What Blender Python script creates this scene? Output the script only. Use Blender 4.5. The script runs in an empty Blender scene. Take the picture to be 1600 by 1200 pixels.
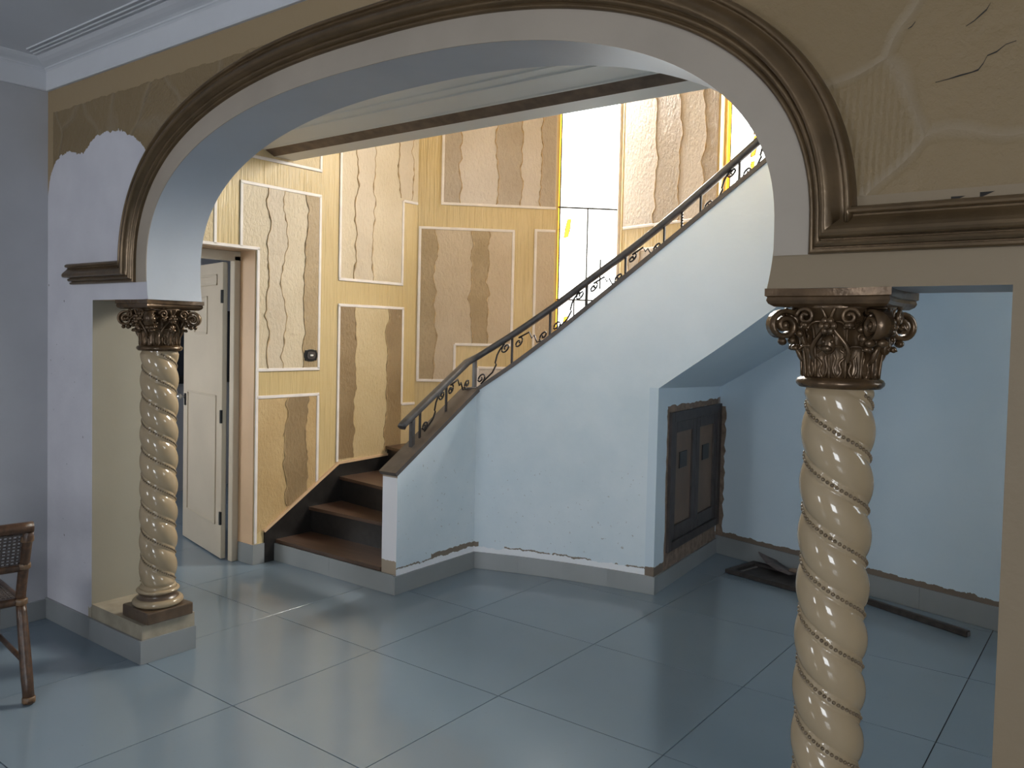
import bpy, bmesh, math, random
from mathutils import Vector, Matrix, noise as mnoise

random.seed(7)
SC = bpy.context.scene
COL = SC.collection
PI = math.pi

# ------------------------------------------------------------------ camera
cam_d = bpy.data.cameras.new('camera')
cam = bpy.data.objects.new('camera', cam_d)
COL.objects.link(cam)
yaw, pit, rol = 0.65101, 0.03633, 0.02204
F0 = Vector((-math.sin(yaw), math.cos(yaw), 0)); R0 = Vector((math.cos(yaw), math.sin(yaw), 0)); Z0 = Vector((0, 0, 1))
Fv = math.cos(pit) * F0 - math.sin(pit) * Z0
U1 = math.cos(pit) * Z0 + math.sin(pit) * F0
Rv = math.cos(rol) * R0 + math.sin(rol) * U1
Uv = -math.sin(rol) * R0 + math.cos(rol) * U1
M = Matrix.Identity(4)
for i in range(3):
    M[i][0], M[i][1], M[i][2] = Rv[i], Uv[i], -Fv[i]
M.translation = Vector((3.7807, -2.8288, 1.5916))
cam.matrix_world = M
cam_d.sensor_width = 36
cam_d.lens = 1285.0 / 1600 * 36
cam_d.shift_x = (800 - 797.4) / 1600
cam_d.shift_y = (570.1 - 600) / 1600
cam_d.clip_start = 0.05
SC.camera = cam

# ------------------------------------------------------------------ world, lights, exposure
SC.view_settings.view_transform = 'Standard'
SC.view_settings.look = 'None'
SC.view_settings.gamma = 1
SC.view_settings.use_curve_mapping = False
SC.view_settings.exposure = 0.26
W = bpy.data.worlds.new('sky'); SC.world = W
W.use_nodes = True
W.node_tree.nodes['Background'].inputs[0].default_value = (0.93, 0.97, 1.0, 1)
W.node_tree.nodes['Background'].inputs[1].default_value = 5.5

def area(name, loc, target, sx, sy, power, color):
    l = bpy.data.lights.new(name, 'AREA'); l.shape = 'RECTANGLE'; l.size = sx; l.size_y = sy
    l.energy = power; l.color = color
    o = bpy.data.objects.new(name, l); COL.objects.link(o)
    o.location = loc
    d = (Vector(target) - Vector(loc)).normalized()
    o.rotation_euler = d.to_track_quat('-Z', 'Y').to_euler()
    return o
# daylight outside the stair and rear windows, guessed east light, added side-room light
area('daylight_stair_window', (-0.75, 3.92, 4.25), (0.35, 2.82, 2.30), 1.5, 1.6, 950, (1.0, 0.97, 0.92))
area('daylight_upper_window', (1.80, 3.45, 3.75), (1.45, 2.2, 2.95), 1.1, 1.6, 520, (1.0, 0.97, 0.92))
area('guessed_east_daylight', (5.32, 0.5, 2.05), (4.0, 0.5, 1.9), 1.0, 0.8, 4, (0.80, 0.96, 1.0))  # unseen opening, guessed; kept small to hold down the hall light
area('daylight_rear_window_right', (5.3, -6.75, 1.65), (3.6, -3.0, 1.45), 1.7, 1.7, 70, (0.88, 0.94, 1.0))
area('daylight_rear_window_left', (0.1, -6.75, 1.75), (0.9, -3.0, 1.5), 0.8, 1.2, 22, (0.92, 0.95, 1.0))
area('side_room_fill', (-2.4, -1.45, 1.6), (-2.5, 0.0, 1.3), 1.4, 1.4, 5, (0.95, 0.96, 1.0))  # added lamp that brightens the side room through an unseen opening

# ------------------------------------------------------------------ materials
class NT:
    def __init__(s, name):
        s.m = bpy.data.materials.new(name); s.m.use_nodes = True
        s.t = s.m.node_tree; s.n = s.t.nodes; s.b = s.n['Principled BSDF']
    def new(s, typ, ins=None, **props):
        n = s.n.new(typ)
        for k, v in props.items(): setattr(n, k, v)
        for k, v in (ins or {}).items(): s.put(n.inputs[k], v)
        return n
    def put(s, sock, v):
        if isinstance(v, bpy.types.NodeSocket): s.t.links.new(v, sock)
        elif isinstance(v, tuple) and len(v) == 3 and sock.type == 'RGBA': sock.default_value = (*v, 1)
        else: sock.default_value = v
    def math(s, op, a, b=0.0, c=0.0):
        n = s.n.new('ShaderNodeMath'); n.operation = op
        s.put(n.inputs[0], a); s.put(n.inputs[1], b); s.put(n.inputs[2], c)
        return n.outputs[0]
    def pos(s):
        return s.new('ShaderNodeNewGeometry').outputs['Position']
    def xyz(s, v):
        n = s.new('ShaderNodeSeparateXYZ', {0: v}); return n.outputs[0], n.outputs[1], n.outputs[2]
    def vec(s, x, y, z):
        return s.new('ShaderNodeCombineXYZ', {0: x, 1: y, 2: z}).outputs[0]
    def scale(s, v, sc):
        return s.new('ShaderNodeMapping', {0: v, 3: sc}).outputs[0]
    def noise(s, v, scale, detail=4, rough=0.5):
        return s.new('ShaderNodeTexNoise', {'Vector': v, 'Scale': scale, 'Detail': detail, 'Roughness': rough}).outputs[0]
    def mix(s, f, a, b):
        n = s.n.new('ShaderNodeMix'); n.data_type = 'RGBA'
        s.put(n.inputs['Factor'], f); s.put(n.inputs[6], a); s.put(n.inputs[7], b)
        return n.outputs[2]
    def ramp(s, f, lo, hi):
        n = s.n.new('ShaderNodeMapRange'); n.clamp = True
        s.put(n.inputs[0], f); s.put(n.inputs[1], lo); s.put(n.inputs[2], hi)
        return n.outputs[0]
    def bump(s, h, strength, dist=0.01):
        n = s.new('ShaderNodeBump', {'Height': h, 'Strength': strength, 'Distance': dist})
        s.t.links.new(n.outputs[0], s.b.inputs['Normal'])
    def done(s, col=None, rough=0.6, metal=0.0, spec=0.5):
        if col is not None: s.put(s.b.inputs['Base Color'], col)
        s.put(s.b.inputs['Roughness'], rough); s.put(s.b.inputs['Metallic'], metal)
        s.put(s.b.inputs['Specular IOR Level'], spec)
        return s.m

def plain(name, col, rough=0.6, metal=0.0, spec=0.5, var=0.12, vs=6.0, bump=0.15, bs=40.0):
    k = NT(name); p = k.pos()
    f = k.noise(p, vs, 5)
    c2 = tuple(c * (1 - var) for c in col); c3 = tuple(min(1, c * (1 + var)) for c in col)
    c = k.mix(k.ramp(f, 0.3, 0.7), c2, c3)
    if bump > 0: k.bump(k.noise(p, bs, 4), bump, 0.003)
    return k.done(c, rough, metal, spec)

MT = {}
def mat_tan_front():
    # textured stone-look plaster, painted band under the cornice, patch of white paint on the left
    k = NT('arch_wall_plaster'); p = k.pos(); x, y, z = k.xyz(p)
    n1 = k.noise(p, 1.3, 5); n2 = k.noise(p, 18, 4)
    flat = k.vec(x, 0.0, z)
    warp = k.new('ShaderNodeTexNoise', {'Vector': flat, 'Scale': 2.0, 'Detail': 2.0}).outputs[1]
    wv = k.new('ShaderNodeVectorMath', {0: flat, 1: k.scale(warp, (0.25, 0.25, 0.25))}, operation='ADD').outputs[0]
    vor = k.new('ShaderNodeTexVoronoi', {'Vector': wv, 'Scale': 2.6}, feature='DISTANCE_TO_EDGE').outputs['Distance']
    cell = k.new('ShaderNodeTexVoronoi', {'Vector': wv, 'Scale': 2.6}, feature='F1').outputs['Color']
    cx, cy, cz = k.xyz(cell)
    joint = k.ramp(vor, 0.0, 0.05)
    tan = k.mix(k.ramp(n1, 0.3, 0.7), (0.20, 0.138, 0.066), (0.24, 0.168, 0.088))
    tan = k.mix(k.math('MULTIPLY', cx, 0.45), tan, (0.17, 0.118, 0.058))
    tan = k.mix(k.math('MULTIPLY', k.math('SUBTRACT', 1.0, joint), 0.5), tan, (0.25, 0.195, 0.13))
    # clean strip next to the mouldings (below 2.00) and the ochre band above 2.71
    low = k.math('LESS_THAN', z, 1.93)
    tan = k.mix(low, tan, (0.215, 0.16, 0.098))
    zz = k.math('ADD', z, k.math('MULTIPLY', k.math('SUBTRACT', n2, 0.5), 0.03))
    band = k.math('GREATER_THAN', zz, 2.712)
    strip = k.math('LESS_THAN', k.math('ADD', x, k.math('MULTIPLY', n2, 0.01)), -0.815)
    ochre = k.math('MAXIMUM', band, k.math('MULTIPLY', strip, k.math('GREATER_THAN', z, 2.2)))
    col = k.mix(ochre, tan, (0.30, 0.215, 0.12))
    # white patch outline
    fc = k.n.new('ShaderNodeFloatCurve'); cu = fc.mapping.curves[0]
    pts = [(-0.88, 2.28), (-0.80, 2.44), (-0.69, 2.485), (-0.50, 2.465), (-0.36, 2.525), (-0.17, 2.535), (-0.05, 2.50), (0.16, 2.38)]
    tr = [((a + 0.88) / 1.04, (b - 2.0)) for a, b in pts]
    cu.points[0].location = tr[0]; cu.points[1].location = tr[-1]
    for a in tr[1:-1]: cu.points.new(*a)
    fc.mapping.update()
    k.put(fc.inputs['Value'], k.math('DIVIDE', k.math('ADD', x, 0.88), 1.04))
    edge = k.math('ADD', fc.outputs[0], 2.0)
    edge = k.math('ADD', edge, k.math('MULTIPLY', k.math('SUBTRACT', k.noise(p, 26, 4, 0.7), 0.5), 0.06))
    white = k.math('MULTIPLY', k.math('LESS_THAN', z, edge), k.math('LESS_THAN', x, 0.16))
    wcol = k.mix(k.ramp(k.noise(p, 5, 5), 0.35, 0.7), (0.53, 0.515, 0.555), (0.58, 0.565, 0.60))
    # bare cream patch low on the pier where paint ran out
    runout = k.math('MULTIPLY', k.math('LESS_THAN', k.math('ADD', z, k.math('MULTIPLY', k.noise(p, 20, 4), 0.10)), 0.205), k.math('GREATER_THAN', x, -0.42))
    wcol = k.mix(runout, wcol, (0.40, 0.34, 0.26))
    col = k.mix(white, col, wcol)
    # relief: combed lines, joints; smooth where white or ochre
    ang = k.math('MULTIPLY', cy, 6.28)
    dirv = k.math('ADD', k.math('MULTIPLY', x, k.math('COSINE', ang)), k.math('MULTIPLY', z, k.math('SINE', ang)))
    comb = k.math('SINE', k.math('ADD', k.math('MULTIPLY', dirv, 420.0), k.math('MULTIPLY', n1, 14.0)))
    rel = k.math('ADD', k.math('MULTIPLY', k.math('MULTIPLY', comb, k.ramp(cz, 0.45, 0.7)), 0.10), k.math('ADD', k.math('MULTIPLY', joint, 1.0), k.math('MULTIPLY', k.noise(p, 22, 5, 0.65), 1.6)))
    smooth = k.math('SUBTRACT', 1.0, k.math('MAXIMUM', k.math('MAXIMUM', white, ochre), low))
    h = k.math('ADD', k.math('MULTIPLY', rel, smooth), k.math('MULTIPLY', k.noise(p, 30, 4), 0.4))
    spk = k.math('MULTIPLY', k.math('GREATER_THAN', k.noise(p, 34, 2), 0.745), k.math('LESS_THAN', z, 1.9))
    col = k.mix(k.math('MULTIPLY', spk, 0.7), col, (0.05, 0.04, 0.03))
    k.bump(h, 0.6, 0.006)
    return k.done(col, 0.55, 0, 0.4)
MT['front'] = mat_tan_front()
MT['reveal'] = plain('arch_reveal_paint', (0.385, 0.415, 0.46), 0.5, var=0.05, vs=3, bump=0.12)
MT['fascia'] = plain('arch_fascia_tan', (0.34, 0.285, 0.23), 0.5, var=0.07, vs=4, bump=0.15)
MT['jamb'] = plain('cream_jamb_paint', (0.27, 0.245, 0.19), 0.5, var=0.05, vs=2)
MT['ledge'] = plain('worn_cream_paint', (0.30, 0.26, 0.195), 0.6, var=0.18, vs=14)
MT['white'] = plain('white_wall_paint', (0.42, 0.42, 0.44), 0.6, var=0.06, vs=3)
MT['ceiling'] = plain('ceiling_paint', (0.56, 0.57, 0.60), 0.6, var=0.04, vs=2, bump=0.05)
MT['hallceil'] = plain('hall_ceiling_paint', (0.66, 0.64, 0.60), 0.6, var=0.04, vs=2, bump=0.05)
MT['cornice'] = plain('cornice_white', (0.55, 0.555, 0.58), 0.55, var=0.04, vs=3, bump=0.05)
MT['mould'] = plain('bronze_paint_moulding', (0.125, 0.080, 0.040), 0.30, 0.45, 0.5, var=0.22, vs=10, bump=0.3, bs=60)
MT['bronze'] = plain('bronze_gilt_capital', (0.10, 0.060, 0.030), 0.27, 0.45, 0.5, var=0.35, vs=25, bump=0.3, bs=70)
MT['column'] = plain('glazed_cream_column', (0.35, 0.265, 0.165), 0.09, 0, 0.5, var=0.07, vs=6, bump=0.04, bs=25)
MT['bead'] = plain('brown_bead_glaze', (0.15, 0.105, 0.06), 0.3, var=0.3, vs=60, bump=0)
MT['brownbase'] = plain('brown_glazed_block', (0.10, 0.065, 0.04), 0.3, var=0.3, vs=20, bump=0.2)
MT['iron'] = plain('black_wrought_iron', (0.025, 0.022, 0.022), 0.45, 0.5, var=0.3, vs=30, bump=0.2, bs=80)
MT['rail'] = plain('dark_handrail_paint', (0.055, 0.050, 0.050), 0.35, 0.0, var=0.3, vs=20, bump=0.15)
MT['cap'] = plain('dark_brown_cap_wood', (0.085, 0.068, 0.058), 0.45, var=0.25, vs=9, bump=0.15)
MT['riser'] = plain('black_riser_granite', (0.016, 0.014, 0.013), 0.35, var=0.3, vs=20, bump=0.1)
MT['doorpaint'] = plain('cream_door_paint', (0.52, 0.445, 0.345), 0.35, var=0.06, vs=3, bump=0.1)
MT['salmon'] = plain('salmon_reveal_paint', (0.62, 0.42, 0.26), 0.5, var=0.08, vs=4)
MT['beadwhite'] = plain('white_bead_strip', (0.74, 0.68, 0.64), 0.5, var=0.08, vs=12, bump=0.1)
MT['beamwood'] = plain('brown_beam_wood', (0.16, 0.105, 0.07), 0.6, var=0.25, vs=16, bump=0.3)
MT['black'] = plain('black_metal', (0.02, 0.02, 0.02), 0.35, 0.4, bump=0)
MT['chrome'] = plain('steel', (0.5, 0.5, 0.5), 0.3, 1.0, bump=0)
MT['toggle'] = plain('ivory_plastic', (0.85, 0.82, 0.76), 0.3, bump=0)
MT['darkwood'] = plain('dark_cupboard_wood', (0.045, 0.036, 0.034), 0.5, var=0.3, vs=14, bump=0.2)
MT['panelwood'] = plain('brown_cupboard_panel', (0.15, 0.095, 0.062), 0.45, var=0.18, vs=6, bump=0.1)
MT['rawplaster'] = plain('exposed_brown_render', (0.19, 0.135, 0.10), 0.9, var=0.3, vs=25, bump=0.6, bs=60)
MT['debris'] = plain('blackened_scrap_wood', (0.035, 0.028, 0.025), 0.6, var=0.4, vs=25, bump=0.3)
MT['debris2'] = plain('grey_brown_strip', (0.12, 0.10, 0.095), 0.5, var=0.3, vs=25, bump=0.2)
MT['rattan'] = plain('brown_rattan', (0.065, 0.032, 0.016), 0.36, var=0.5, vs=40, bump=0.5, bs=90)
MT['cane'] = plain('dark_woven_cane', (0.08, 0.065, 0.06), 0.6, var=0.4, vs=70, bump=0.3)
MT['binding'] = plain('light_cane_binding', (0.14, 0.08, 0.04), 0.4, var=0.3, vs=50)
MT['darkglass'] = plain('dark_glass', (0.03, 0.035, 0.045), 0.08, var=0.1, bump=0)
MT['grey_tile'] = plain('grey_skirting_tile', (0.25, 0.26, 0.265), 0.25, var=0.05, vs=3, bump=0.02)
MT['lead'] = plain('window_lead', (0.06, 0.055, 0.05), 0.5, 0.4, bump=0)
MT['winframe'] = plain('ochre_window_frame', (0.55, 0.36, 0.10), 0.45, var=0.15, vs=10)
MT['crack'] = plain('dark_crack', (0.02, 0.017, 0.014), 0.9, bump=0)

def mat_floor():
    k = NT('polished_grey_porcelain'); p = k.pos()
    oi = k.new('ShaderNodeObjectInfo').outputs['Random']
    f = k.math('ADD', k.math('MULTIPLY', k.noise(p, 1.7, 4), 0.7), k.math('MULTIPLY', oi, 0.3))
    c = k.mix(k.ramp(f, 0.25, 0.75), (0.17, 0.225, 0.275), (0.20, 0.255, 0.305))
    d = k.math('MULTIPLY', k.ramp(k.noise(p, 60, 2), 0.72, 0.76), 0.25)
    c = k.mix(d, c, (0.12, 0.11, 0.10))
    r = k.math('ADD', 0.09, k.math('MULTIPLY', k.noise(p, 5, 4), 0.09))
    return k.done(c, r, 0, 0.75)
MT['tile'] = mat_floor()
MT['grout'] = plain('dark_grout', (0.04, 0.04, 0.04), 0.9, bump=0)

def mat_parapet():
    k = NT('pale_blue_stair_paint'); p = k.pos(); x, y, z = k.xyz(p)
    n = k.noise(p, 2.2, 5, 0.6)
    blue = k.mix(k.ramp(n, 0.35, 0.65), (0.57, 0.66, 0.72), (0.66, 0.73, 0.78))
    jit = k.math('MULTIPLY', k.math('SUBTRACT', k.noise(p, 17, 5, 0.7), 0.5), 0.05)
    zz = k.math('ADD', z, jit)
    white = k.math('LESS_THAN', zz, 0.150)
    up = k.math('MULTIPLY', k.ramp(z, 1.2, 2.0), 0.65)  # stronger light high on the parapet, put into the paint colour
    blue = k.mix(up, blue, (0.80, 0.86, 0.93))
    bp_ = k.math('MULTIPLY', k.math('LESS_THAN', x, 0.27), k.math('GREATER_THAN', y, 1.02))
    br1 = k.math('MULTIPLY', k.math('LESS_THAN', zz, 0.185), bp_)
    br2 = k.math('MULTIPLY', k.math('LESS_THAN', k.math('ABSOLUTE', k.math('SUBTRACT', zz, 0.156)), 0.0045), k.math('GREATER_THAN', k.noise(p, 4.0, 2), 0.47))
    brown = k.math('MAXIMUM', br1, br2)
    chips = k.math('MULTIPLY', k.math('GREATER_THAN', k.noise(p, 48, 3), 0.70), k.math('LESS_THAN', z, 0.8))
    c = k.mix(brown, blue, (0.20, 0.16, 0.12))
    c = k.mix(k.math('MULTIPLY', chips, 0.6), c, (0.3, 0.28, 0.26))
    c = k.mix(white, c, (0.78, 0.79, 0.82))
    k.bump(k.noise(p, 26, 5), 0.25, 0.004)
    return k.done(c, 0.42, 0, 0.5)
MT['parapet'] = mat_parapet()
def mat_hallwall():
    k = NT('blue_grey_wall_paint'); p = k.pos(); x, y, z = k.xyz(p)
    n = k.noise(p, 1.6, 5, 0.6)
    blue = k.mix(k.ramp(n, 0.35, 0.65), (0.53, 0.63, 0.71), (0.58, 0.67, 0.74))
    jit = k.math('MULTIPLY', k.math('SUBTRACT', k.noise(p, 14, 5, 0.7), 0.5), 0.05)
    brown = k.math('LESS_THAN', k.math('ADD', z, jit), 0.168)
    c = k.mix(brown, blue, (0.17, 0.13, 0.10))
    k.bump(k.noise(p, 26, 5), 0.2, 0.004)
    return k.done(c, 0.5, 0, 0.4)
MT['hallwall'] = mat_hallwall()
def mat_newel():
    k = NT('white_newel_paint'); p = k.pos(); x, y, z = k.xyz(p)
    jit = k.math('MULTIPLY', k.noise(p, 22, 4), 0.06)
    brown = k.math('LESS_THAN', k.math('ADD', z, jit), 0.225)
    top = k.math('GREATER_THAN', z, 0.71)
    c = k.mix(k.math('MAXIMUM', brown, top), (0.74, 0.73, 0.76), (0.36, 0.29, 0.22))
    return k.done(c, 0.55)
MT['newel'] = mat_newel()
def mat_stairwall():
    # ochre plaster with vertical combing
    k = NT('ochre_combed_plaster'); p = k.pos(); x, y, z = k.xyz(p)
    q = k.scale(p, (60, 60, 2.2)); comb = k.noise(q, 1.0, 4, 0.6)
    n = k.noise(p, 1.5, 5)
    c = k.mix(k.ramp(n, 0.3, 0.7), (0.56, 0.42, 0.20), (0.63, 0.49, 0.26))
    c = k.mix(k.math('MULTIPLY', k.ramp(comb, 0.45, 0.75), 0.28), c, (0.46, 0.32, 0.14))
    k.bump(comb, 0.9, 0.012)
    return k.done(c, 0.32, 0, 0.5)
MT['stairwall'] = mat_stairwall()
def mat_panel(name, a, b, s, bumpk):
    k = NT(name); p = k.pos()
    n = k.noise(p, 3.0, 5); f = k.noise(k.scale(p, (48, 48, 26)), 1.0, 5, 0.65)
    c = k.mix(k.ramp(n, 0.3, 0.7), a, b)
    c = k.mix(k.math('MULTIPLY', k.ramp(f, 0.5, 0.8), s), c, tuple(v * 0.72 for v in a))
    k.bump(f, bumpk * 2, 0.010)
    return k.done(c, 0.33, 0, 0.5)
MT['panel'] = mat_panel('pale_ochre_panel', (0.52, 0.40, 0.22), (0.59, 0.47, 0.28), 0.25, 0.45)
MT['panelL'] = mat_panel('dim_ochre_panel', (0.47, 0.32, 0.15), (0.54, 0.385, 0.195), 0.25, 0.45)  # ochre panel darkened for the weaker light low on the wall
MT['stripedark'] = mat_panel('dim_brown_stripe', (0.24, 0.16, 0.08), (0.32, 0.225, 0.12), 0.35, 0.45)  # brown stripe with the lower wall's dimness put into its colour
MT['stripegrey'] = mat_panel('greyish_tan_stripe', (0.40, 0.325, 0.25), (0.47, 0.39, 0.31), 0.35, 0.4)
MT['panelT'] = mat_panel('tan_lower_panel', (0.49, 0.38, 0.255), (0.55, 0.44, 0.31), 0.25, 0.4)
MT['panelU'] = mat_panel('glare_ochre_panel', (0.56, 0.46, 0.31), (0.63, 0.53, 0.38), 0.2, 0.45)  # ochre panel paled, window glare put into the colour
MT['panelB'] = mat_panel('pinkish_tan_panel', (0.56, 0.49, 0.43), (0.62, 0.55, 0.49), 0.2, 0.35)
MT['stripe'] = mat_panel('brown_wavy_stripe', (0.33, 0.235, 0.12), (0.43, 0.32, 0.185), 0.35, 0.45)
MT['stripelight'] = mat_panel('light_wavy_stripe', (0.52, 0.43, 0.31), (0.60, 0.50, 0.37), 0.25, 0.4)
MT['ridge'] = plain('stripe_edge_ridge', (0.42, 0.29, 0.15), 0.4, var=0.3, vs=30, bump=0.3)
def mat_tread():
    k = NT('brown_tread_wood'); p = k.pos()
    f = k.noise(k.scale(p, (3, 45, 3)), 1.0, 5, 0.6)
    c = k.mix(k.ramp(f, 0.3, 0.7), (0.055, 0.030, 0.019), (0.095, 0.053, 0.033))
    return k.done(c, 0.35)
MT['tread'] = mat_tread()
def mat_glass(name, col, a):
    k = NT(name)
    tr = k.new('ShaderNodeBsdfTransparent', {0: col}).outputs[0]
    gl = k.new('ShaderNodeBsdfGlossy', {'Roughness': 0.05}).outputs[0]
    mx = k.new('ShaderNodeMixShader', {0: a, 1: tr, 2: gl}).outputs[0]
    k.t.links.new(mx, k.n['Material Output'].inputs[0])
    return k.m
MT['glass'] = mat_glass('clear_window_glass', (0.96, 0.96, 0.94), 0.05)
MT['amber'] = mat_glass('amber_window_glass', (0.95, 0.62, 0.16), 0.05)

# ------------------------------------------------------------------ mesh helpers
class MB:
    def __init__(s): s.v = []; s.f = []; s.mi = []; s.sm = []
    def add(s, vs, fs, mi=0, smooth=False):
        o = len(s.v); s.v += [tuple(v) for v in vs]
        for f in fs: s.f.append([i + o for i in f]); s.mi.append(mi); s.sm.append(smooth)
        return s
    def box(s, x0, x1, y0, y1, z0, z1, mi=0):
        vs = [(x0, y0, z0), (x1, y0, z0), (x1, y1, z0), (x0, y1, z0), (x0, y0, z1), (x1, y0, z1), (x1, y1, z1), (x0, y1, z1)]
        return s.add(vs, [(0, 3, 2, 1), (4, 5, 6, 7), (0, 1, 5, 4), (1, 2, 6, 5), (2, 3, 7, 6), (3, 0, 4, 7)], mi)
    def hexa(s, b, t, mi=0):          # 4 bottom points ccw, 4 top points
        return s.add(list(b) + list(t), [(0, 3, 2, 1), (4, 5, 6, 7), (0, 1, 5, 4), (1, 2, 6, 5), (2, 3, 7, 6), (3, 0, 4, 7)], mi)
    def prism(s, poly, fn, d0, d1, mi=0):   # 2d polygon, fn(u,v,d)->3d
        n = len(poly)
        vs = [fn(u, v, d0) for u, v in poly] + [fn(u, v, d1) for u, v in poly]
        fs = [tuple(range(n))[::-1], tuple(range(n, 2 * n))] + [(i, (i + 1) % n, n + (i + 1) % n, n + i) for i in range(n)]
        return s.add(vs, fs, mi)
    def sweep(s, path, prof, mi=0, smooth=False, side=None, caps=True):
        # profile (a,b): a along horizontal side, b along up
        path = [Vector(p) for p in path]; n = len(path); m = len(prof); vs = []
        for i, p in enumerate(path):
            t = (path[min(i + 1, n - 1)] - path[max(i - 1, 0)]).normalized()
            sd = Vector(side) if side is not None else t.cross(Vector((0, 0, 1)))
            if sd.length < 1e-6: sd = Vector((1, 0, 0))
            sd = (sd - t * sd.dot(t)).normalized(); up = sd.cross(t).normalized()
            vs += [p + sd * a + up * b for a, b in prof]
        fs = [(i * m + j, i * m + (j + 1) % m, (i + 1) * m + (j + 1) % m, (i + 1) * m + j) for i in range(n - 1) for j in range(m)]
        s.add(vs, fs, mi, smooth)
        if caps:
            o = len(s.v) - len(vs)
            s.f.append([o + j for j in range(m)][::-1]); s.mi.append(mi); s.sm.append(False)
            s.f.append([o + (n - 1) * m + j for j in range(m)]); s.mi.append(mi); s.sm.append(False)
        return s
    def tube(s, path, r, k=8, mi=0, side=None):
        rr = r if callable(r) else None
        prof = [(math.cos(2 * PI * j / k), math.sin(2 * PI * j / k)) for j in range(k)]
        if rr is None:
            return s.sweep(path, [(a * r, b * r) for a, b in prof], mi, True, side)
        path = [Vector(p) for p in path]; n = len(path); vs = []
        for i, p in enumerate(path):
            t = (path[min(i + 1, n - 1)] - path[max(i - 1, 0)]).normalized()
            sd = Vector(side) if side is not None else t.cross(Vector((0, 0, 1)))
            if sd.length < 1e-6: sd = Vector((1, 0, 0))
            sd = (sd - t * sd.dot(t)).normalized(); up = sd.cross(t)
            q = rr(i / (n - 1))
            vs += [p + sd * a * q + up * b * q for a, b in prof]
        fs = [(i * k + j, i * k + (j + 1) % k, (i + 1) * k + (j + 1) % k, (i + 1) * k + j) for i in range(n - 1) for j in range(k)]
        fs += [tuple(range(k))[::-1], tuple((n - 1) * k + j for j in range(k))]
        return s.add(vs, fs, mi, True)
    def lathe(s, prof, k=48, mi=0, smooth=True, c=(0, 0)):
        n = len(prof); vs = []
        for r, z in prof:
            vs += [(c[0] + r * math.cos(2 * PI * j / k), c[1] + r * math.sin(2 * PI * j / k), z) for j in range(k)]
        fs = [(i * k + j, i * k + (j + 1) % k, (i + 1) * k + (j + 1) % k, (i + 1) * k + j) for i in range(n - 1) for j in range(k)]
        fs += [tuple(range(k))[::-1], tuple((n - 1) * k + j for j in range(k))]
        return s.add(vs, fs, mi, smooth)
    def grid(s, fn, nu, nv, mi=0, smooth=True):
        vs = [fn(i / (nu - 1), j / (nv - 1)) for i in range(nu) for j in range(nv)]
        fs = [(i * nv + j, (i + 1) * nv + j, (i + 1) * nv + j + 1, i * nv + j + 1) for i in range(nu - 1) for j in range(nv - 1)]
        return s.add(vs, fs, mi, smooth)
    def sphere(s, c, r, k=10, m=6, sc=(1, 1, 1), mi=0):
        vs = []
        for i in range(m + 1):
            a = PI * i / m
            for j in range(k):
                b = 2 * PI * j / k
                vs.append((c[0] + r * sc[0] * math.sin(a) * math.cos(b), c[1] + r * sc[1] * math.sin(a) * math.sin(b), c[2] + r * sc[2] * math.cos(a)))
        fs = [(i * k + j, i * k + (j + 1) % k, (i + 1) * k + (j + 1) % k, (i + 1) * k + j) for i in range(m) for j in range(k)]
        return s.add(vs, fs, mi, True)
    def mesh(s, name, mats, fix=True):
        me = bpy.data.meshes.new(name); me.from_pydata(s.v, [], s.f)
        for m in (mats if isinstance(mats, (list, tuple)) else [mats]): me.materials.append(MT[m])
        for p, mi, sm in zip(me.polygons, s.mi, s.sm): p.material_index = mi; p.use_smooth = sm
        if fix:
            bm = bmesh.new(); bm.from_mesh(me)
            bmesh.ops.recalc_face_normals(bm, faces=bm.faces); bm.to_mesh(me); bm.free()
        me.update(); return me
    def build(s, name, mats, parent=None, fix=True):
        return link(name, s.mesh(name, mats, fix), parent)

def link(name, me, parent=None):
    o = bpy.data.objects.new(name, me); COL.objects.link(o)
    if parent is not None: o.parent = parent
    return o
def tag(o, label, cat, group=None, kind=None):
    o['label'] = label; o['category'] = cat
    if group: o['group'] = group
    if kind: o['kind'] = kind
    return o
def struct(o, label, cat): return tag(o, label, cat, kind='structure')
def empty(name, loc=(0, 0, 0), rz=0.0):
    o = bpy.data.objects.new(name, None); COL.objects.link(o); o.location = loc; o.rotation_euler = (0, 0, rz)
    o.empty_display_size = 0.1
    return o
def bevel(o, w, seg=2):
    m = o.modifiers.new('bevel', 'BEVEL'); m.width = w; m.segments = seg; m.limit_method = 'ANGLE'
    return o

# ------------------------------------------------------------------ plan of the house
YF, YB = -0.82, -0.545          # arch wall faces
XL = -0.88                      # left wall of the front room
XW = -0.92                      # west wall of the hall
CXA, AA, BB, ZA, NN = 1.592, 1.467, 0.665, 1.86, 2.4   # arch
ZS = 1.72                       # underside of the lintels on the columns
TOP = 3.05
class Facet:
    def __init__(s, o, t, flip=1):
        s.o = Vector((o[0], o[1])); s.t = Vector(t).normalized(); s.n = Vector((s.t.y, -s.t.x)) * flip
    def __call__(s, u, z, d=0.0):
        p = s.o + s.t * u + s.n * d; return Vector((p.x, p.y, z))
FA = Facet((XW, 0), (0, 1))
FB = Facet((XW, 2.055), (1, 1))
FC = Facet((0.289, 3.264), (0.9634, -0.2682))
FN = Facet((1.447, 1.747), (-0.0973, 0.9953), 1)   # wall with the cupboard under the stair, faces +x
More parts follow.
